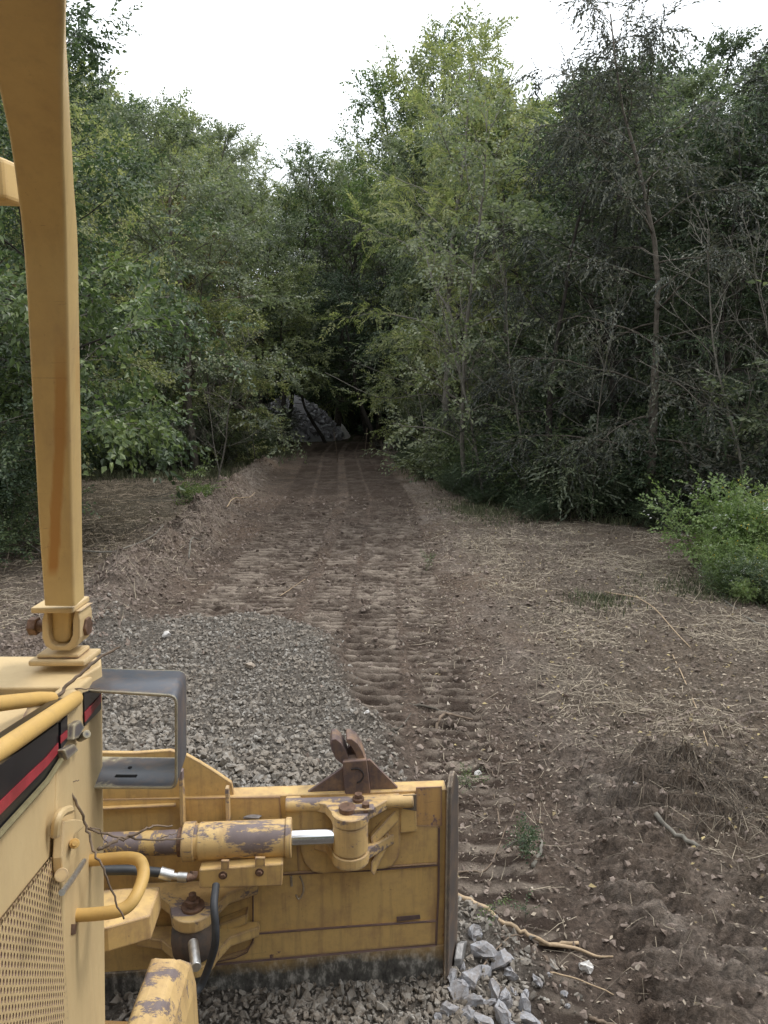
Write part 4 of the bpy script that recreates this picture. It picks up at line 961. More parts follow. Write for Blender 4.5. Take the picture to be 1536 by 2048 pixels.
# ------------------------------------------------------------------ the bulldozer
dz = empty('bulldozer', (-1.1, 2.3, 0), True)
tag(dz, 'worn yellow bulldozer seen from its right track, blade lowered into gravel', 'bulldozer')
def part(name, buf, m, parent=None, bevel=.004, smooth=False, seg=2, kind=None, label=None):
    me = mesh_of(buf, name, smooth)
    for q in (m if isinstance(m, (list, tuple)) else [m]): me.materials.append(q)
    parent = parent or dz
    o = bpy.data.objects.new(name, me); COL.objects.link(o); o.parent = parent
    if parent is dz: o.location = -dz.location
    if bevel:
        b_ = o.modifiers.new('edge', 'BEVEL'); b_.width = bevel; b_.segments = seg; b_.limit_method = 'ANGLE'; b_.angle_limit = math.radians(35)
    if smooth:
        try:
            me.set_sharp_from_angle(angle=math.radians(40))
        except Exception: pass
    if kind: o['kind'] = kind
    if label: o['label'] = label
    return o
# blade plane
BA = math.radians(4.0)
BX = np.array((math.cos(BA), math.sin(BA), 0)); BN = np.array((math.sin(BA), -math.cos(BA), 0)); BZ = np.array((0, 0, 1.))
B0 = np.array((.27, 2.94, 0))
def bp(u, v, off=0.0): return PL(u, v, B0 + BN * off, BN)
def bw(s, z, off=0.0): return B0 + BX * s + BN * off + BZ * z   # s from the right end, towards -x
def bplate(buf, px, off, th, m=0): prism(buf, [bp(u, v, off + th) for u, v in px], -BN, th, m)

zt = bp(880, 1575)[2]
# moldboard: curved sheet swept between the ends (back seen by the camera)
b = Buf(); prof = []
for k in range(13):
    t = k / 12; z = -.02 + t * (zt + .01); prof.append((z, .10 * math.sin(math.pi * t) ** 1.0 + .03))
Lr, Ll = -.005, -2.75
Vb = []; 
for s in (Lr, Ll):
    for (z, f) in prof: Vb.append(B0 + BX * s + BZ * z - BN * (.05 + f))
    for (z, f) in prof[::-1]: Vb.append(B0 + BX * s + BZ * z - BN * .0)
n = 26; Vb = np.array(Vb)
b.ngon(None, list(range(n))); b.ngon(None, [n + q for q in range(n)][::-1])
j = np.arange(n); k = (j + 1) % n; b.add(Vb, [np.stack([j, n + j, n + k, k], -1)])
blade = part('blade', b, Y_BLADE, bevel=.004)
# layered back plates, seams between them
b = Buf(); bplate(b, [(588, 1600), (822, 1588), (834, 1650), (878, 1652), (878, 1727), (596, 1745)], 0, .006)
part('back_plate', b, Y_BLADE, blade, .002)
b = Buf(); bplate(b, [(506, 1866), (873, 1840), (872, 1888), (388, 1931), (430, 1918), (490, 1900), (506, 1885)], 0, .008)
part('back_plate', b, Y_BLADE, blade, .002)
b = Buf(); bplate(b, [(100, 1600), (560, 1594), (566, 1670), (300, 1680), (100, 1690)], 0, .006)
part('back_plate', b, Y_BLADE, blade, .002)
b = Buf(); bplate(b, [(832, 1575), (884, 1573), (884, 1652), (830, 1655)], 0, .005)
part('back_plate', b, Y_WORN, blade, .002, label='scuffed pinkish worn corner plate of the blade')
# wear strip with the cutting edge
b = Buf(); P4 = [bp(388, 1935, .012), bp(872, 1891, .012)]
zz_ = lambda p: p[2]
sA = np.dot(P4[0] - B0, BX)
prism(b, [bw(-.008, -.05, .014), bw(-.008, P4[1][2], .014), bw(sA, P4[0][2], .014), bw(-2.7, P4[0][2] - .03, .014), bw(-2.7, -.05, .014)], -BN, .013)
part('cutting_edge', b, Y_LOW, blade, .003)
b = Buf(); tube(b, [bp(873, 1727, .01), bp(700, 1738, .01), bp(560, 1747, .01)], .004, 6)
tube(b, [bp(506, 1770, .006), bp(506, 1885, .006), bp(488, 1905, .006), bp(430, 1924, .006)], .004, 6)
part('weld_bead', b, Y_BLADE, blade, 0, kind='stuff')
for (pa_, rr_, nm_) in (([(506, 1868), (700, 1853), (873, 1842)], .004, 1), ([(388, 1933), (620, 1912), (872, 1891)], .0055, 1), ([(480, 1755), (600, 1747), (740, 1741), (877, 1730)], .0035, 1), ([(506, 1778), (506, 1880), (494, 1905), (470, 1916), (390, 1932)], .003, 1), ([(878, 1655), (877, 1780), (872, 1890)], .005, 1)):
    b = Buf(); tube(b, [bp(u, v, .008) for u, v in pa_], rr_, 6); part('rusty_seam', b, RUST, blade, 0)
b = Buf(); bplate(b, [(793, 1834), (840, 1830), (841, 1838), (794, 1844)], .008, .003); part('maker_plate', b, RUST, blade, .001)
b = Buf(); tube(b, smooth_path([bp(u, v, .004) for u, v in [(600, 1752), (606, 1768), (606, 1784), (598, 1798), (592, 1790)]], 4), .004, 5); tube(b, [bp(582, 1752, .004), bp(583, 1772, .004)], .006, 5); part('scorch_mark', b, DARKSTEEL, blade, 0, kind='stuff')
# reinforcement box behind the lift point
b = Buf(); bplate(b, [(601, 1600), (799, 1590), (801, 1690), (797, 1716), (786, 1732), (768, 1738), (650, 1748), (624, 1744), (608, 1726), (601, 1700)], .006, .018)
part('reinforcement_box', b, Y_BLADE, blade, .004)
b = Buf(); cyl(b, bp(571, 1610, .03), bp(826, 1602, .03), .026, 18)
tr_ = part('top_roll', b, Y_CYL, blade, .003, True)
b = Buf(); bplate(b, [(571, 1597), (602, 1596), (602, 1680), (571, 1682)], .0, .022); part('end_pad', b, Y_BLADE, blade, .006); b = Buf(); bplate(b, [(800, 1594), (832, 1592), (834, 1664), (800, 1668)], .0, .028)
part('end_pad', b, Y_BLADE, blade, .006)
b = Buf(); bplate(b, [(806, 1590), (833, 1589), (833, 1622), (806, 1618)], .029, .002)
part('bare_steel_patch', b, DARKSTEEL, blade, .0)
# stone dust smear (dried mud lump)
b = Buf(); c = bp(505, 1636, .01); V, F = RTB[2]; b.add(c + V * np.array((.045, .015, .035)), [F])
part('mud_lump', b, ROCK_B, blade, 0)
# end plate: flared, thick, with curved top
b = Buf()
def ep(z, d, s=.0): return B0 + BX * (.000 + s + .36 * d) - BN * d + BZ * z
zz2 = bp(902, 1553)[2]
prof = [(-.05, -.045), (zz2 - .10, -.04), (zz2 - .03, -.03), (zz2 + .005, .0), (zz2 + .01, .03), (zz2 - .03, .08), (zz2 - .10, .13), (zz2 - .45, .15), (.25, .16), (-.05, .14)]
prism(b, [ep(z, d) for z, d in prof], BX, .022)
part('end_plate', b, DARKSTEEL, blade, .005, label='dark scraped steel end plate of the blade')
b = Buf(); prism(b, [ep(z, d, .0) - BX * .005 for z, d in [(-.04, -.03), (zz2 - .12, -.02), (zz2 - .06, .06), (zz2 - .14, .12), (-.04, .12)]], BX, .006)
part('end_plate_liner', b, Y_DIRTY, blade, .002)
b = Buf(); prism(b, [ep(-.06, .02, .03), ep(.14, .03, .03), ep(.17, .09, .03), ep(.10, .19, .03), ep(-.06, .20, .03)], BX, .035)
part('end_bit', b, simple('end_bit_grey_steel', (.30, .29, .285), .5, .4, 25, .3, .3), blade, .006)
# spill guard on the left top and its ribs
b = Buf(); prism(b, [bp(u, v, -.02) for u, v in [(-250, 1500), (270, 1506), (340, 1501), (371, 1509), (400, 1525), (432, 1545), (463, 1566), (470, 1600), (-250, 1640)]], -BN, .022)
part('spill_guard', b, Y_BLADE, blade, .004)
b = Buf()
for (u0, u1, v0, v1) in ((354, 367, 1532, 1658), (446, 458, 1566, 1650)):
    P = [bp(u0, v0, .0), bp(u1, v0, .0), bp(u1, v1, .0), bp(u0, v1, .0)]
for (u0, u1, v0, v1) in ((355, 366, 1536, 1657), (447, 457, 1570, 1648)):
    b = Buf(); prism(b, [bp(u0, v0, .0), bp(u1, v0, .0), bp(u1, v1, .05), bp(u0, v1, .05)], -BN, .012)
    a_, c_ = bp(u0, v0, 0), bp(u1, v1, .05); cx = (bp(u0, v0) + bp(u1, v0)) / 2
    top = bp((u0 + u1) / 2, v0, .01); bot = bp((u0 + u1) / 2, v1, .06)
    b = Buf(); prism(b, [top, np.array((top[0], top[1], top[2])) + BN * .03, bot + BN * .0, bot - BN * .06], BX, .014)
    part('stiffener_rib', b, Y_CYL, blade, .002)
b = Buf(); prism(b, [bp(100, 1622, .03), bp(352, 1610, .03), bp(352, 1604, .0), bp(100, 1616, .0)], -BZ, .008)
part('shelf_bar', b, Y_BLADE, blade, .002)
# rusty lifting hook
hk = Buf(); prism(hk, [bp(u, v, .0) for u, v in [(685, 1524), (733, 1520), (742, 1588), (690, 1590)]], -BN, .06)
hook = part('lifting_hook', hk, RUST, blade, .004)
b = Buf(); 
for (us) in ([(668, 1580), (660, 1500), (662, 1484), (672, 1478), (683, 1484), (693, 1500), (702, 1530), (700, 1545)], [(712, 1525), (706, 1500), (697, 1488), (690, 1482), (697, 1477), (707, 1481), (722, 1496), (733, 1525)]):
    pass
def horn(px, off, th):
    b = Buf(); prism(b, [bp(u, v, off) for u, v in px], -BN, th); return b
part('hook_cheek', horn([(686, 1530), (672, 1519), (664, 1502), (660, 1488), (664, 1479), (672, 1478), (682, 1486), (692, 1502), (699, 1524)], -.02, .10), RUST, hook, .003)
part('hook_cheek', horn([(714, 1523), (711, 1508), (703, 1494), (692, 1484), (694, 1478), (703, 1478), (715, 1487), (725, 1503), (732, 1522)], -.02, .10), RUST, hook, .003)
part('hook_web', horn([(690, 1530), (690, 1500), (700, 1492), (712, 1508), (716, 1530)], -.08, .02), RUST, hook, .002)
for px in ([(613, 1586), (688, 1534), (690, 1588)], [(734, 1521), (740, 1520), (796, 1576), (742, 1588)]):
    part('hook_gusset', horn(px, -.02, .016), RUST, hook, .002)
b = Buf(); mk = [bp(u, v, .001) for u, v in [(702, 1539), (713, 1537), (722, 1541), (727, 1550), (723, 1560), (714, 1566)]]
tube(b, smooth_path(mk, 4), .0032, 6); part('cast_mark', b, simple('dark_scar', (.03, .024, .024), .8), hook, 0)

# tilt cylinder and knuckle
def lat(u, v, y0=2.80):  # point on a plane parallel to the blade, y0 measured at x = 0
    return PL(u, v, np.array((0, y0, 0)), BN)
KP = lat(701, 1690, 2.80)
def kz(v): return lat(701, v, 2.80 - .075)[2]
knuckle = None
b = Buf()
zu, zl = kz(1664), kz(1720)
# rod eye
cyl(b, (KP[0], KP[1], zl), (KP[0], KP[1], zu), .071, 32)
rod_eye = part('rod_eye', b, Y_CYL, None, .004, True)
def clevis(z0, z1, nm):
    b = Buf(); c = np.array((KP[0], KP[1], z0)); pts = []
    for a in np.linspace(math.pi * 1.0, math.pi * 2.0, 13):
        pts.append(c + .076 * (BX * math.cos(a) - BN * math.sin(a)))
    d = .115
    pts += [c + BX * .205 - BN * d, c - BX * .03 - BN * d, c - BX * .15 - BN * d, c - BX * .15 - BN * (d - .035), c - BX * .10 - BN * (d - .06)]
    prism(b, pts, BZ, z1 - z0); return part(nm, b, Y_CYL, blade, .004)
clevis(zu + .004, zu + .045, 'upper_clevis_plate'); clevis(zl - .05, zl - .004, 'lower_clevis_plate')
t0 = np.array((KP[0], KP[1], 0)); b = Buf()
prism(b, [t0 + BX * .06 + BN * .02 + BZ * (zu + .04), t0 + BX * .245 - BN * .24 + BZ * (zu + .055), t0 + BX * .245 - BN * .24 + BZ * (zu + .0), t0 + BX * .20 - BN * .2 + BZ * (zl + .06), t0 + BX * .16 - BN * .16 + BZ * (zl - .03), t0 + BX * .065 + BN * .02 + BZ * (zl - .045)], BX * .6 + BN * .8, .014) if False else None
for px in ([(741, 1676), (793, 1617), (803, 1622), (800, 1640), (745, 1694)], [(741, 1744), (742, 1726), (766, 1682), (768, 1668), (778, 1668), (774, 1696), (748, 1752)]):
    b = Buf(); prism(b, [bp(u, v, .085 if u < 750 else (.045 if u < 785 else .02)) for u, v in px], -BN, .035); part('clevis_gusset', b, Y_BLADE, blade, .003)
# pin with retainer and bolts
b = Buf(); zp = zu + .045; cyl(b, (KP[0] - .012, KP[1], zl - .055), (KP[0] - .012, KP[1], zp + .02), .034, 24); part('pivot_pin', b, BOLT, blade, .003, True)
b = Buf(); boxc(b, np.array((KP[0], KP[1], zp + .008)) + BX * .05 + BN * .0, BX * .045, BN * .022, BZ * .008); part('retainer_plate', b, Y_CYL, blade, .002)
for (du, dn) in ((.062, .0), (.035, -.075)):
    b = Buf(); c = np.array((KP[0], KP[1], zp + .014)) + BX * du + BN * dn; cyl(b, c, c + BZ * .018, .017, 6); cyl(b, c - BZ * .012, c, .024, 20); part('hex_bolt', b, BOLT, blade, .001)
# chrome rod, gland, barrel
def onax(u, v=1691): return lat(u, v, 2.80)
axz = KP[2] - .0
def ax(u):
    p = onax(u); return np.array((p[0], p[1], (zu + zl) / 2))
b = Buf(); cyl(b, ax(574), ax(668), .031, 32); rod = part('piston_rod', b, CHROME, None, 0, True)
b = Buf(); tube(b, [ax(380), ax(398), ax(400), ax(572)], [.066, .066, .071, .071], 36); barrel = part('cylinder_barrel', b, Y_CYL, None, .004, True)
b = Buf(); cyl(b, ax(572), ax(584), .077, 28); part('gland_ring', b, Y_CYL, barrel, .004, True)
b = Buf(); cyl(b, ax(368), ax(392), .075, 28); part('clamp_ring', b, Y_CYL, barrel, .004, True)
b = Buf(); cyl(b, ax(-40), ax(368), .047, 28); part('inner_tube', b, paint('tube_peeled_paint', (.55, .38, .15), 1.0, (.095, .075, .075), .4, 6, edge=0), barrel, .003, True)
b = Buf(); cyl(b, ax(358), ax(371), .055, 28); part('seal_ring', b, BOLT, barrel, .002, True)
# bolt-on hose guard below the barrel
b = Buf(); off = np.array((0, 2.70, 0))
def gp(u, v): return PL(u, v, off, BN)
prism(b, [gp(398, 1740), (gp(566, 1728)), gp(564, 1772), gp(398, 1778)], -BN, .055)
guard = part('hose_guard', b, Y_BLADE, barrel, .005)
for (u, v) in ((446, 1750), (519, 1744)):
    b = Buf(); c = gp(u, v); cyl(b, c + BN * .001, c + BN * .014, .011, 6); cyl(b, c, c + BN * .004, .017, 18); part('hex_bolt', b, BOLT, guard, .001)
b = Buf(); prism(b, [gp(442, 1741), gp(458, 1740), gp(458, 1722), gp(442, 1722)], -BN, .012); part('guard_tab', b, Y_BLADE, guard, .002); b = Buf(); prism(b, [gp(510, 1735), gp(530, 1733), gp(530, 1716), gp(510, 1716)], -BN, .012); part('guard_tab', b, Y_BLADE, guard, .002)
# hoses
def hose(px, y0, r, nm='hydraulic_hose', m=RUBBER, parent=None):
    P = smooth_path([PL(u, v, np.array((0, y_, 0)), BN) for (u, v), y_ in zip(px, y0 if isinstance(y0, (list, tuple)) else [y0] * len(px))], 6)
    b = Buf(); tube(b, P, r, 14); return part(nm, b, m, parent, 0, True)
h1 = hose([(120, 1735), (205, 1740), (262, 1740), (320, 1745)], [2.45, 2.5, 2.55, 2.58], .017)
hose([(320, 1745), (345, 1752)], [2.58, 2.58], .021, 'crimp_sleeve', ZINC, h1)
hose([(345, 1752), (362, 1754)], [2.58, 2.58], .013, 'hose_nipple', ZINC, h1)
hose([(356, 1754), (374, 1755)], [2.58, 2.58], .018, 'hose_nut', ZINC, h1)
hose([(372, 1756), (386, 1752), (388, 1742)], [2.58, 2.59, 2.60], .015, 'hose_elbow', BOLT, h1)
hose([(432, 1770), (428, 1810), (431, 1850), (430, 1890), (420, 1925), (405, 1965), (392, 1985)], [2.58, 2.5, 2.46, 2.45, 2.45, 2.44, 2.42], .014)

# lower pivot and frame
LPc = PL(386, 1815, np.array((0, 2.74, 0)), BN)
zq = LPc[2]
b = Buf(); c = LPc.copy(); pts = [c + .085 * (BX * math.cos(a) - BN * math.sin(a)) for a in np.linspace(math.pi * 1.02, math.pi * 1.98, 13)]
pts += [c + BX * .13 - BN * .08, c + BX * .24 - BN * .13, c + BX * .24 - BN * .17, c - BX * .26 - BN * .17, c - BX * .26 - BN * .11, c - BX * .15 - BN * .08, c - BX * .10 - BN * .03]
prism(b, pts, BZ, -.05); part('trunnion_plate', b, Y_DIRTY if False else Y_CYL, blade, .005)
b = Buf(); prism(b, [p - BZ * .20 for p in pts], BZ, -.045); part('trunnion_plate', b, Y_BLADE, blade, .005)
b = Buf(); tube(b, [c - BZ * .055, c - BZ * .08, c - BZ * .13, c - BZ * .18, c - BZ * .195], [.07, .085, .09, .085, .07], 28); part('ball_socket', b, DARKSTEEL, None, 0, True)
b = Buf(); cyl(b, c, c + BZ * .012, .045, 28); cyl(b, c + BZ * .012, c + BZ * .035, .03, 6); cyl(b, c + BZ * .035, c + BZ * .06, .015, 12); part('pin_bolt', b, BOLT, blade, .001)
for (px) in ([(438, 1800), (480, 1788), (497, 1776), (497, 1797), (470, 1806), (440, 1818)], [(438, 1850), (470, 1838), (494, 1828), (494, 1848), (468, 1858), (440, 1872)], [(280, 1795), (240, 1805), (205, 1790), (205, 1818), (250, 1830), (300, 1822)]):
    b = Buf(); bplate(b, px, .0, .05); part('pivot_rib', b, Y_BLADE, blade, .003)
# c-frame arm coming from the left
b = Buf(); f0 = PL(150, 1850, np.array((0, 2.25, 0)), BN)
pa = [PL(u, v, np.array((0, yy_, 0)), BN) for (u, v), yy_ in (((60, 1890), 2.25), ((215, 1855), 2.33), ((300, 1832), 2.42))]
prism(b, [pa[0], pa[1], pa[2], pa[2] - BN * .16, pa[1] - BN * .2, pa[0] - BN * .25], -BZ, .09); part('frame_arm', b, Y_BLADE, None, .005)
b = Buf(); q0 = np.array((-1.9, 1.6, 0)); prism(b, [np.array((-2.0, 1.5, .42)), np.array((-.86, 1.6, .42)), np.array((-.80, 2.34, .42)), np.array((-2.0, 2.40, .42))], -BZ, .24); part('c_frame', b, Y_DIRTY, None, .01)
# push arm nose (foreground)
b = Buf()
yN, yF = 1.72, 2.30
e1 = D(313, 1903, yF); e2 = D(368, 1889, yF); zN = (e1[2] + e2[2]) / 2
wN = e2[0] - e1[0]; fx = e1[0]; back = np.array((-.02, -1, 0.0))
def nose(s, x, z): return np.array((fx + x * wN + .035 * s, yF - s, z))
sec = [(0 - .18, -.035), (.0, .0), (.28, .006), (.82, .006), (1.0, -.012), (1.24, -.05), (1.40, -.13), (1.44, -.34), (-.20, -.34)]
L_ = .75; V0 = np.array([nose(0.0 + (.05 if dz_ > -.03 else 0), x, zN + dz_) for x, dz_ in sec]); V1 = np.array([nose(L_, x, zN + dz_ - .0) for x, dz_ in sec]); n = len(sec)
b.ngon(None, list(range(n))); b.ngon(None, list(range(n, 2 * n))[::-1]); j = np.arange(n); k = (j + 1) % n; b.add(np.vstack([V0, V1]), [np.stack([j, n + j, n + k, k], -1)])
part('push_arm', b, Y_CYL, None, .010, label='worn yellow push arm with bare steel along its rounded edges', seg=3)
b = Buf(); cyl(b, D(386, 1885, 2.42), D(392, 1935, 2.30), .018, 16); part('zinc_pin', b, ZINC, None, .002, True)

# hood, radiator guard side
HA = math.radians(10.0); HF = np.array((-math.sin(HA), math.cos(HA), 0)); HR = np.array((math.cos(HA), math.sin(HA), 0))
H0 = D(205, 1700, 1.95).copy(); H0[2] = 0
def hp(u, v, off=0.0): return PL(u, v, H0 + HR * off, HR)
def hplate(buf, px, off, th, m=0): prism(buf, [hp(u, v, off) for u, v in px], -HR, th, m)
cz = hp(204, 1340)[2]
# corner column (guard side plate)
b = Buf(); hplate(b, [(204, 1335), (213, 2250), (128, 2400), (128, 1790), (112, 1700), (118, 1500), (150, 1380)], .0, .05)
col = part('guard_side_plate', b, Y_HOOD, None, .008, seg=3)
b = Buf(); p1, p2 = hp(204, 1335, -.05), hp(213, 2250, -.05)
prism(b, [p1, p2, p2 - HR * .75, p1 - HR * .75], -HF, .04); part('radiator_guard_front', b, Y_HOOD, None, .006)
# side panel (solid) behind the perforated screen
b = Buf(); hplate(b, [(0, 1662), (118, 1537), (130, 1520), (112, 1700), (0, 1840), (-300, 2200), (-300, 1990)], -.006, .02)
sidep = part('side_door', b, Y_HOOD, None, .003)
# decal stripe panels
b = Buf(); hplate(b, [(-320, 1790), (0, 1530), (96, 1462), (117, 1446), (117, 1536), (0, 1660), (-320, 2000)], .004, .009)
dec = part('decal_band', b, DECAL, None, .001)
b = Buf(); hplate(b, [(-320, 1900), (0, 1604), (60, 1546), (95, 1513), (117, 1486), (117, 1505), (98, 1529), (60, 1568), (0, 1630), (-320, 1935)], .0062, .002)
part('red_stripe', b, REDSTR, dec, 0)
b = Buf(); hplate(b, [(122, 1445), (135, 1430), (135, 1482), (122, 1500)], .006, .006); part('decal_piece', b, DECAL, dec, 0)
b = Buf(); hplate(b, [(122, 1472), (135, 1460), (135, 1474), (122, 1487)], .0082, .002); part('red_piece', b, REDSTR, dec, 0)
b = Buf(); hplate(b, [(168, 1385), (202, 1372), (203, 1418), (190, 1432), (170, 1452)], .0045, .004); part('corner_decal', b, DECAL, col, .001)
b = Buf(); hplate(b, [(170, 1425), (203, 1388), (203, 1403), (171, 1444)], .0068, .002); part('corner_red_stripe', b, REDSTR, col, 0)
# seam strip under the decal (black drip rail)
b = Buf(); tube(b, [hp(-300, 2010, .01), hp(0, 1668, .01), hp(95, 1562, .01), hp(122, 1520, .01)], .006, 6); part('drip_rail', b, simple('rail_olive_paint', (.20, .17, .09), .6), sidep, 0, True)
# perforated screen
b = Buf(); pit = .0168; z0, z1 = .82, 1.80
yb0, yb1 = 0.55, 1.66
s0 = hp(128, 1900); Sg = float(np.dot(s0 - H0, HF))
top_a, top_b = hp(112, 1702), hp(0, 1843)
sa, sb_ = np.dot(top_a - H0, HF), np.dot(top_b - H0, HF); za, zb = top_a[2], top_b[2]
def ztop(s): return za + (zb - za) * (s - sa) / (sb_ - sa)
cells = []; s = Sg
cw, ch_ = .0150, .0172; ci = 0
while s > Sg - .62:
    z = ztop(s - cw / 2) - (ch_ / 2 if ci % 2 else 0)
    z -= ch_ / 2
    while z > .80: cells.append((s - cw / 2, z)); z -= ch_
    s -= cw; ci += 1
cells = np.array(cells); K = len(cells); ang = np.arange(8) * math.pi / 4 + math.pi / 8
outer = np.array([(1, .414), (.414, 1), (-.414, 1), (-1, .414), (-1, -.414), (-.414, -1), (.414, -1), (1, -.414)]) * np.array((cw / 2, ch_ / 2)) * np.array((1, 1))
outer = np.array([(1, .5), (.5, 1), (-.5, 1), (-1, .5), (-1, -.5), (-.5, -1), (.5, -1), (1, -.5)]) * np.array((cw / 2, ch_ / 2))
# square cell ring: corners included through 12 outer verts
oc = np.array([(1, 0), (1, 1), (0, 1), (-1, 1), (-1, 0), (-1, -1), (0, -1), (1, -1)]) * np.array((cw / 2, ch_ / 2))
ic = np.stack([np.cos(np.arange(8) * math.pi / 4) * .0047, np.sin(np.arange(8) * math.pi / 4) * .0060], -1)
def to3(S2, off): return H0 + S2[..., 0:1] * HF + S2[..., 1:2] * BZ + HR * off
A2 = cells[:, None] + oc[None]; I2 = cells[:, None] + ic[None]
V = np.concatenate([to3(A2, .0), to3(I2, .0), to3(I2, -.004)], 1)
j = np.arange(8); k = (j + 1) % 8
F = np.concatenate([np.stack([j, k, 8 + k, 8 + j], -1), np.stack([8 + j, 8 + k, 16 + k, 16 + j], -1)])
b.add(V.reshape(-1, 3), [(F[None] + (np.arange(K) * 24)[:, None, None]).reshape(-1, 4)])
part('perforated_screen', b, Y_HOOD, None, 0, kind='stuff')
b = Buf(); prism(b, [to3(np.array([Sg, ztop(Sg)]), -.018), to3(np.array([Sg - .62, ztop(Sg - .62)]), -.018), to3(np.array([Sg - .62, .8]), -.018), to3(np.array([Sg, .8]), -.018)], -HR, .01)
part('screen_backing', b, INNER, None, 0)
# latch on the column
lt = Buf(); hplate(lt, [(128, 1642), (150, 1638), (166, 1640), (168, 1655), (148, 1672), (140, 1715), (138, 1745), (126, 1745), (124, 1715)], .022, .02)
latch = part('latch_bracket', lt, Y_HOOD, None, .003)
b = Buf(); tube(b, smooth_path([hp(110, 1672, .01), hp(114, 1640, .016), hp(124, 1625, .02), hp(140, 1619, .02)], 5), .010, 8); part('latch_hook', b, Y_HOOD, latch, 0, True)
b = Buf(); cyl(b, hp(149, 1687, .02), hp(149, 1687, .035), .011, 18); cyl(b, hp(149, 1687, .035), hp(149, 1687, .04), .006, 12); part('latch_knob', b, Y_RAIL, latch, .001, True)
b = Buf(); cyl(b, hp(123, 1750, .02), hp(123, 1750, .026), .014, 20); part('latch_disc', b, Y_HOOD, latch, .001, True)
b = Buf(); tube(b, [hp(168, 1722, .03), hp(146, 1756, .06), hp(124, 1785, .08)], .006, 12); part('latch_lever', b, ZINC, latch, 0, True)
b = Buf(); hplate(b, [(145, 1848), (154, 1848), (152, 1868), (144, 1870)], .003, .005); part('small_bolt_plate', b, BOLT, col, .001)
# grab handle standing out from the guard
gh = Buf(); hand = [hp(165, 1721, -.02), hp(180, 1718, .02)]
def out(u, v, off): return PL(u, v, H0 + HR * off, HR)
yH = 1.80
Pp = [PL(u, v, np.array((0, yy_, 0)), np.array((0, -1., 0))) for (u, v), yy_ in (((165, 1722), 1.80), ((200, 1719), 1.80), ((240, 1716), 1.79), ((262, 1716), 1.78), ((280, 1722), 1.765), ((287, 1742), 1.74), ((283, 1765), 1.71), ((270, 1795), 1.67), ((252, 1815), 1.65), ((225, 1824), 1.64), ((180, 1829), 1.64), ((135, 1831), 1.64))]
tube(gh, smooth_path(Pp, 4), .0155, 16); part('grab_handle', gh, Y_RAIL, None, 0, True)
# hood top
b = Buf(); zt_ = D(150, 1330, 2.0)[2]
tp = lambda u, v: Gz(u, v, zt_)
prism(b, [tp(-500, 1312), tp(190, 1312), tp(202, 1316), tp(203, 1330), tp(165, 1352), tp(120, 1374), tp(-500, 1380)], -BZ, .06); part('hood_top_plate', b, Y_HOOD, None, .006, seg=3)
# rear hood deck, sloping up to the cab
b = Buf(); a1 = tp(-500, 1384); a2 = tp(112, 1384); a3 = hp(-350, 1700, -.06); a3 = np.array((a2[0] + .10, .55, zt_ + .12)); a4 = np.array((a1[0], .55, zt_ + .12))
prism(b, [a1 - BZ * .01, a2 - BZ * .01, a3 - HR * .02, a4], -BZ, .03); part('hood_deck', b, Y_HOOD, None, .01)
b = Buf(); tube(b, [D(-200, 1440, 1.25), D(0, 1407, 1.5), D(75, 1398, 1.66), D(103, 1398, 1.72)], .017, 16); part('hood_edge_tube', b, Y_RAIL, None, 0, True)
b = Buf(); tube(b, smooth_path([D(-420, 1790, .9), D(-180, 1622, 1.08), D(0, 1501, 1.27), D(80, 1447, 1.45), D(135, 1409, 1.66), D(150, 1398, 1.76), D(146, 1391, 1.84)], 5), .0185, 18); part('hood_grab_rail', b, Y_RAIL, None, 0, True)
b = Buf(); prism(b, [D(60, 1404, 1.62), D(90, 1402, 1.69), D(60, 1450, 1.56), D(30, 1460, 1.50)], -BZ, .01); part('rail_gusset', b, Y_HOOD, None, .003)
# black sheet painting in the dark gap under the rail
b = Buf(); prism(b, [hp(-320, 1700, -.02), hp(0, 1478, -.02), hp(110, 1405, -.02), hp(150, 1385, -.02), hp(150, 1440, -.02), hp(0, 1545, -.02), hp(-320, 1800, -.02)], -HR, .02); part('dark_gap_panel', b, DECAL, None, 0)
# hinge block under the rail
for px in ([(150, 1448), (162, 1440), (170, 1455), (158, 1476), (148, 1480)], [(128, 1500), (150, 1488), (158, 1500), (136, 1520)]):
    b = Buf(); hplate(b, px, .02, .018); part('hinge_block', b, BLACKP, col, .003)
b = Buf(); cyl(b, hp(160, 1476, .01), hp(174, 1468, .035), .010, 12); part('hinge_bolt', b, BLACKP, col, .001)

# black light guard bracket (open box of bent plate)
yn, yf = 1.90, 2.07
def bracket_sec(y):
    if y == yn: return dict(TL=D(150, 1381, y), TR=D(352, 1393, y), BR=D(352, 1577, y), BL=D(150, 1576, y))
    return dict(TL=D(190, 1338, y), TR=D(371, 1343, y), BR=D(371, 1512 + 5, y), BL=D(172, 1514, y))
A_, C_ = bracket_sec(yn), bracket_sec(yf)
th = .006
def strip_loop(y, S_):
    """outer outline of the bent strip with rounded corners"""
    out_ = [S_['TL']]
    tr, br, bl = S_['TR'], S_['BR'], S_['BL']; r = .022
    for (c, d0, d1) in ((tr, nrm(S_['TL'] - tr), nrm(br - tr)), (br, nrm(tr - br), nrm(bl - br))):
        for t in np.linspace(0, 1, 6): 
            a = c + d0 * r; b_ = c + d1 * r; out_.append((1 - t) ** 2 * a + 2 * t * (1 - t) * c + t * t * b_)
    out_.append(bl); out_.append(bl + np.array((-.0, 0, .11))) 
    return np.array(out_)
LA, LC = strip_loop(yn, A_), strip_loop(yf, C_)
b = Buf(); n = len(LA); V = np.vstack([LA, LC]); j = np.arange(n - 1)
b.add(V, [np.stack([j, j + 1, n + j + 1, n + j], -1)])
br_ = part('light_guard_bracket', b, BLACKP, None, 0, True)
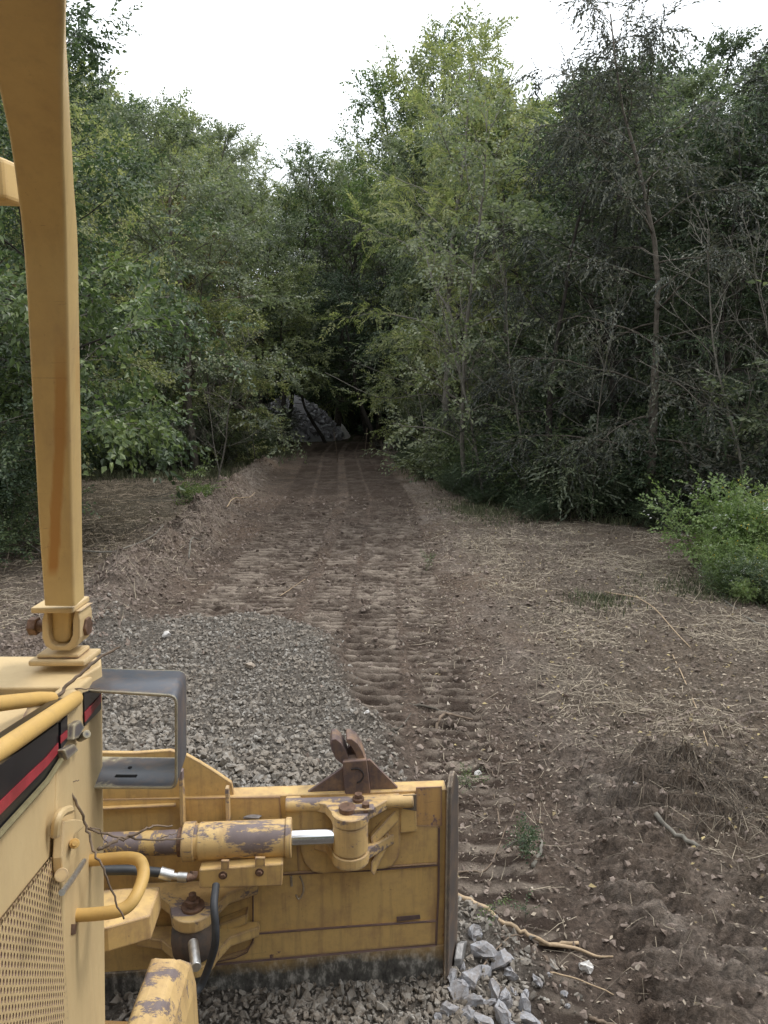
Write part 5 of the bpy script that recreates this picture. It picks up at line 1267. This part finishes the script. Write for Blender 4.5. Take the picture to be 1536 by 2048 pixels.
sm = br_.modifiers.new('thick', 'SOLIDIFY'); sm.thickness = .007; sm.offset = 0
bb = br_.modifiers.new('edge', 'BEVEL'); bb.width = .0015; bb.segments = 1; bb.limit_method = 'ANGLE'
def onplate(u, v, z): return Gz(u, v, z)
ztp = (A_['TL'][2] + A_['TR'][2] + C_['TL'][2] + C_['TR'][2]) / 4; zbp = (A_['BL'][2] + A_['BR'][2] + C_['BL'][2] + C_['BR'][2]) / 4
HOLE = simple('dark_hole', (.004, .004, .004), .9)
def bil(S_, t, q, k0, k1): # point on the top or bottom plate
    return (1 - q) * (A_[k0] * (1 - t) + A_[k1] * t) + q * (C_[k0] * (1 - t) + C_[k1] * t)
for nm, k0, k1, t, q, w_, l_ in (('top_hole', 'TL', 'TR', .50, .5, .007, .010), ('floor_hole', 'BL', 'BR', .48, .62, .006, .009), ('floor_slot', 'BL', 'BR', .47, .34, .030, .006)):
    c = bil(None, t, q, k0, k1) + BZ * .0042; b = Buf()
    if 'slot' in nm: boxc(b, c, np.array((w_, 0, (A_[k1] - A_[k0])[2] / np.linalg.norm(A_[k1] - A_[k0]) * w_)), np.array((0, l_, (C_[k0] - A_[k0])[2] / .17 * l_)), BZ * .0008)
    else: tube(b, [c - BZ * .0006, c, c + BZ * .0006], w_, 14)
    part(nm, b, HOLE, br_, 0)

# sweep post (yellow tube arching from the hood corner back to the cab)
pw = [(122, 1212, 77, 1.93), (119, 1150, 78, 1.91), (115, 1050, 82, 1.86), (111, 900, 86, 1.79), (107, 750, 90, 1.71), (103, 600, 93, 1.63), (97, 470, 95, 1.56), (90, 380, 98, 1.49), (82, 290, 104, 1.41), (72, 200, 112, 1.32), (62, 110, 120, 1.22), (52, 10, 130, 1.12), (42, -90, 142, 1.02), (30, -220, 160, .90)]
cen = []; half = []
for (u, v, w_, zd) in pw:
    d = ray(u - np.interp(v, [-200, 600, 1212], [10, 9, 3]), v); t = zd  # depth along the optical axis
    cen.append(CAMP + d * t); half.append(w_ * zd / FPX / 2 * np.interp(v, [-220, 10, 110, 200, 290, 600, 1200], [1.28, 1.24, 1.14, 1.05, .97, .86, .79]))
cen = smooth_path(cen, 4); half = np.interp(np.linspace(0, 1, len(cen)), np.linspace(0, 1, len(pw)), half)
T = nrm(np.gradient(cen, axis=0)); side = nrm(np.array((1., .06, 0)) - (T @ np.array((1., .06, 0)))[:, None] * T); fwd = np.cross(side, T); fwd = np.where((fwd[:, 1:2] > 0), fwd, -fwd)
r_c = .2; loop = []
for sx, sy in ((1, -1), (1, 1), (-1, 1), (-1, -1)):
    loop.append((sx, sy))
sec = []
for (sx, sy), (ax_, ay_) in zip(((1, -1), (1, 1), (-1, 1), (-1, -1)), ((0, 0),) * 4):
    base = math.atan2(sy, sx)
    for da in (-.785, -.26, .26, .785): sec.append((sx * (1 - r_c) + r_c * math.cos(base + da) , sy * (1 - r_c) + r_c * math.sin(base + da)))
sec = np.array(sec); n = len(sec); m_ = len(cen)
V = cen[:, None] + half[:, None, None] * (sec[None, :, 0:1] * side[:, None] + (sec[None, :, 1:2] + 1) * fwd[:, None])
i = np.arange(m_ - 1)[:, None] * n; j = np.arange(n)[None]; F = np.stack([i + j, i + (j + 1) % n, i + n + (j + 1) % n, i + n + j], -1).reshape(-1, 4)
b = Buf(); b.add(V.reshape(-1, 3), [F]); b.ngon(None, []) if False else None
def post_mat():
    m = Y_POST.copy(); m.name = 'sweep_post_paint'; nt = m.node_tree; p = [x for x in nt.nodes if x.type == 'BSDF_PRINCIPLED'][0]
    src = p.inputs['Base Color'].links[0].from_socket; P = pos(nt)
    # rust-brown rub mark down the middle of the flat face
    n_ = noise(nt, 1, 6, .6, scaled(nt, P, (60, 60, 5))); sp = nt.nodes.new('ShaderNodeSeparateXYZ'); nt.links.new(P, sp.inputs[0])
    zc = ramp(nt, mth(nt, 'MULTIPLY', mth(nt, 'SUBTRACT', sp.outputs[2], 2.15), 1.2), [(0, (0, 0, 0)), (.08, (1, 1, 1)), (.75, (.8, .8, .8)), (.95, (0, 0, 0))])
    return m, nt, p, src, sp, n_, zc
Y_P2, nt, pp, src, sp, n_, zc = post_mat()
a0, a1_ = D(118, 1150, 1.9), D(104, 660, 1.66)
slope = (a1_[0] - a0[0]) / (a1_[2] - a0[2])
xc = mth(nt, 'SUBTRACT', mth(nt, 'SUBTRACT', sp.outputs[0], a0[0] - a0[2] * slope), mth(nt, 'MULTIPLY', sp.outputs[2], slope))
xd = mth(nt, 'ABSOLUTE', mth(nt, 'ADD', xc, .002)); wline = ramp(nt, mth(nt, 'ADD', mth(nt, 'MULTIPLY', xd, 24), mth(nt, 'MULTIPLY', mth(nt, 'SUBTRACT', n_, .5), .35)), [(.22, (1, 1, 1)), (.40, (0, 0, 0))])
zn = mth(nt, 'SUBTRACT', 1.0, 0.0)
zm = nt.nodes.new('ShaderNodeMapRange'); nt.links.new(sp.outputs[2], zm.inputs[0]); zm.inputs[1].default_value = a0[2]; zm.inputs[2].default_value = a1_[2] 
zr = ramp(nt, zm.outputs[0], [(0, (0, 0, 0)), (.05, (1, 1, 1)), (.8, (.75, .75, .75)), (1, (0, 0, 0))])
msk = mth(nt, 'MULTIPLY', mth(nt, 'MULTIPLY', wline, zr), .85)
nt.links.new(mix(nt, msk, src, (.42, .185, .04)), pp.inputs['Base Color'])
sweep = part('sweep_post', b, Y_P2, None, 0, True)
# cross bar to the left
b = Buf(); c0 = CAMP + ray(30, 365) * 1.60; c1 = CAMP + ray(-400, 350) * 1.60
boxc(b, (c0 + c1) / 2, (c0 - c1) / 2, np.array((0, .045, .004)), np.array((0, 0, .044))); part('cross_bar', b, Y_POST, sweep, .012, seg=3)
for o_ in (o for o in []): pass
b = Buf(); prism(b, [np.array(p, float) for p in ((-2.2, -1.3, 3.26), (-.28, -1.3, 3.26), (-.28, 1.18, 3.26), (-2.2, 1.18, 3.26))], BZ, .10); roof_ = part('added_shade_roof', b, Y_POST, None, .03)  # unseen canopy roof, added and stretched forward to shade the sweep post
for (x_, y__) in ((-.36, -1.2), (-2.1, -1.2)):
    b = Buf(); boxc(b, (x_, y__, 2.3), (.05, 0, 0), (0, .06, 0), (0, 0, .96)); part('added_roof_post', b, Y_POST, None, .01)  # out-of-view posts added to carry the shading roof
b = Buf(); boxc(b, (-1.15, -.55, 1.6), (.75, 0, 0), (0, .5, 0), (0, 0, .75)); part('added_shade_cab', b, Y_HOOD, None, .03)  # unseen cab box, added to block sky light on the sweep post
# flange, clevis and base of the post
yb = 1.95
b = Buf(); c = D(122, 1209, yb + .04); boxc(b, c, np.array((.056, 0, 0)), np.array((0, .06, 0)), np.array((0, 0, .008))); fl = part('post_flange', b, Y_HOOD, sweep, .004)
def at_y(px, y): return [D(u, v, y) for u, v in px]
b = Buf()
for yy_ in (1.945,):
    outer_ = [(84, 1222), (88, 1226), (84, 1240), (84, 1275), (90, 1292), (104, 1301), (140, 1301), (154, 1292), (160, 1275), (160, 1240), (157, 1226), (163, 1222)]
    inner_ = [(150, 1222), (146, 1240), (145, 1270), (138, 1286), (128, 1292), (112, 1292), (102, 1286), (97, 1270), (96, 1240), (94, 1222)]
    prism(b, at_y(outer_ + inner_, yy_), np.array((0, 1., 0)), .085)
part('clevis', b, Y_HOOD, fl, .005, seg=3)
b = Buf(); prism(b, at_y([(100, 1216), (142, 1216), (140, 1278), (132, 1288), (112, 1288), (103, 1278)], 1.965), np.array((0, 1., 0)), .05); part('post_tongue', b, Y_POST, fl, .010, seg=3)
b = Buf(); c = D(122, 1252, 1.99); cyl(b, c - np.array((.072, 0, 0)), c + np.array((.072, 0, 0)), .016, 16); cyl(b, c - np.array((.085, 0, 0)), c - np.array((.062, 0, 0)), .026, 6); cyl(b, c + np.array((.060, 0, 0)), c + np.array((.078, 0, 0)), .027, 6); part('pivot_bolt', b, BOLT, fl, .002)
b = Buf(); c = D(128, 1308, 1.99); prism(b, [c + np.array(p) for p in ((-.075, -.055, -.0), (.078, -.055, 0), (.085, .05, 0), (-.07, .05, 0))], BZ, -.016)
prism(b, [c + np.array(p) for p in ((-.058, -.04, .013), (.056, -.04, .013), (.058, .04, .013), (-.055, .04, .013))], BZ, -.013); part('post_base_plate', b, Y_HOOD, fl, .005)
# dark belly so nothing shows through the machine
b = Buf(); prism(b, [H0 - HR * .75 - HF * .06 + BZ * .4, H0 - HR * .06 - HF * .06 + BZ * .4, H0 - HR * .06 - HF * 1.35 + BZ * .4, H0 - HR * .75 - HF * 1.35 + BZ * .4], BZ, 1.25)
part('engine_block', b, simple('oily_engine_metal', (.03, .028, .026), .7), None, .01)

# twigs caught on the machine
def mtwig(paths, label, m=TWIG):
    b = Buf()
    for (px, ys, r0, r1) in paths:
        yy_ = np.interp(np.linspace(0, 1, len(px)), np.linspace(0, 1, len(ys)), ys)
        P = smooth_path([D(u, v, y_) for (u, v), y_ in zip(px, yy_)], 5); P[1:-1] += np.random.default_rng(int(px[0][0])).normal(0, r0 * .5, P[1:-1].shape)
        tube(b, P, np.linspace(r0, r1, len(P)), 6)
    o = b.build('caught_twig', m, None, True); tag(o, label, 'twig')
mtwig([([(240, 1294), (205, 1312), (175, 1335), (140, 1367), (118, 1390), (103, 1407)], [1.86, 1.7], .003, .005), ([(150, 1378), (200, 1376)], [1.78, 1.84], .002, .001)], 'dark curved twig lying across the hood corner by the post')
mtwig([([(158, 1448), (135, 1485), (122, 1510), (112, 1535), (108, 1565)], [1.72, 1.64], .003, .0035), ([(98, 1505), (104, 1540), (112, 1530)], [1.6, 1.62], .002, .0015), ([(118, 1540), (150, 1600), (172, 1653), (182, 1690), (203, 1730), (222, 1780), (248, 1838)], [1.66, 1.70, 1.62, 1.6], .0036, .0022),
       ([(128, 1552), (142, 1563), (158, 1560)], [1.67, 1.7], .002, .001)], 'long thin twig hanging down the hood side past the grab handle')
mtwig([([(176, 1657), (225, 1670), (270, 1678), (315, 1680), (368, 1677)], [1.70, 1.78], .003, .0018), ([(315, 1680), (335, 1670), (356, 1666)], [1.76, 1.8], .002, .001), ([(196, 1700), (215, 1690), (245, 1677), (290, 1660), (310, 1652), (345, 1651)], [1.68, 1.8], .0045, .002),
       ([(180, 1655), (200, 1660), (205, 1678), (220, 1688)], [1.68, 1.72], .0015, .001)], 'forked twig sticking out sideways above the tilt cylinder')
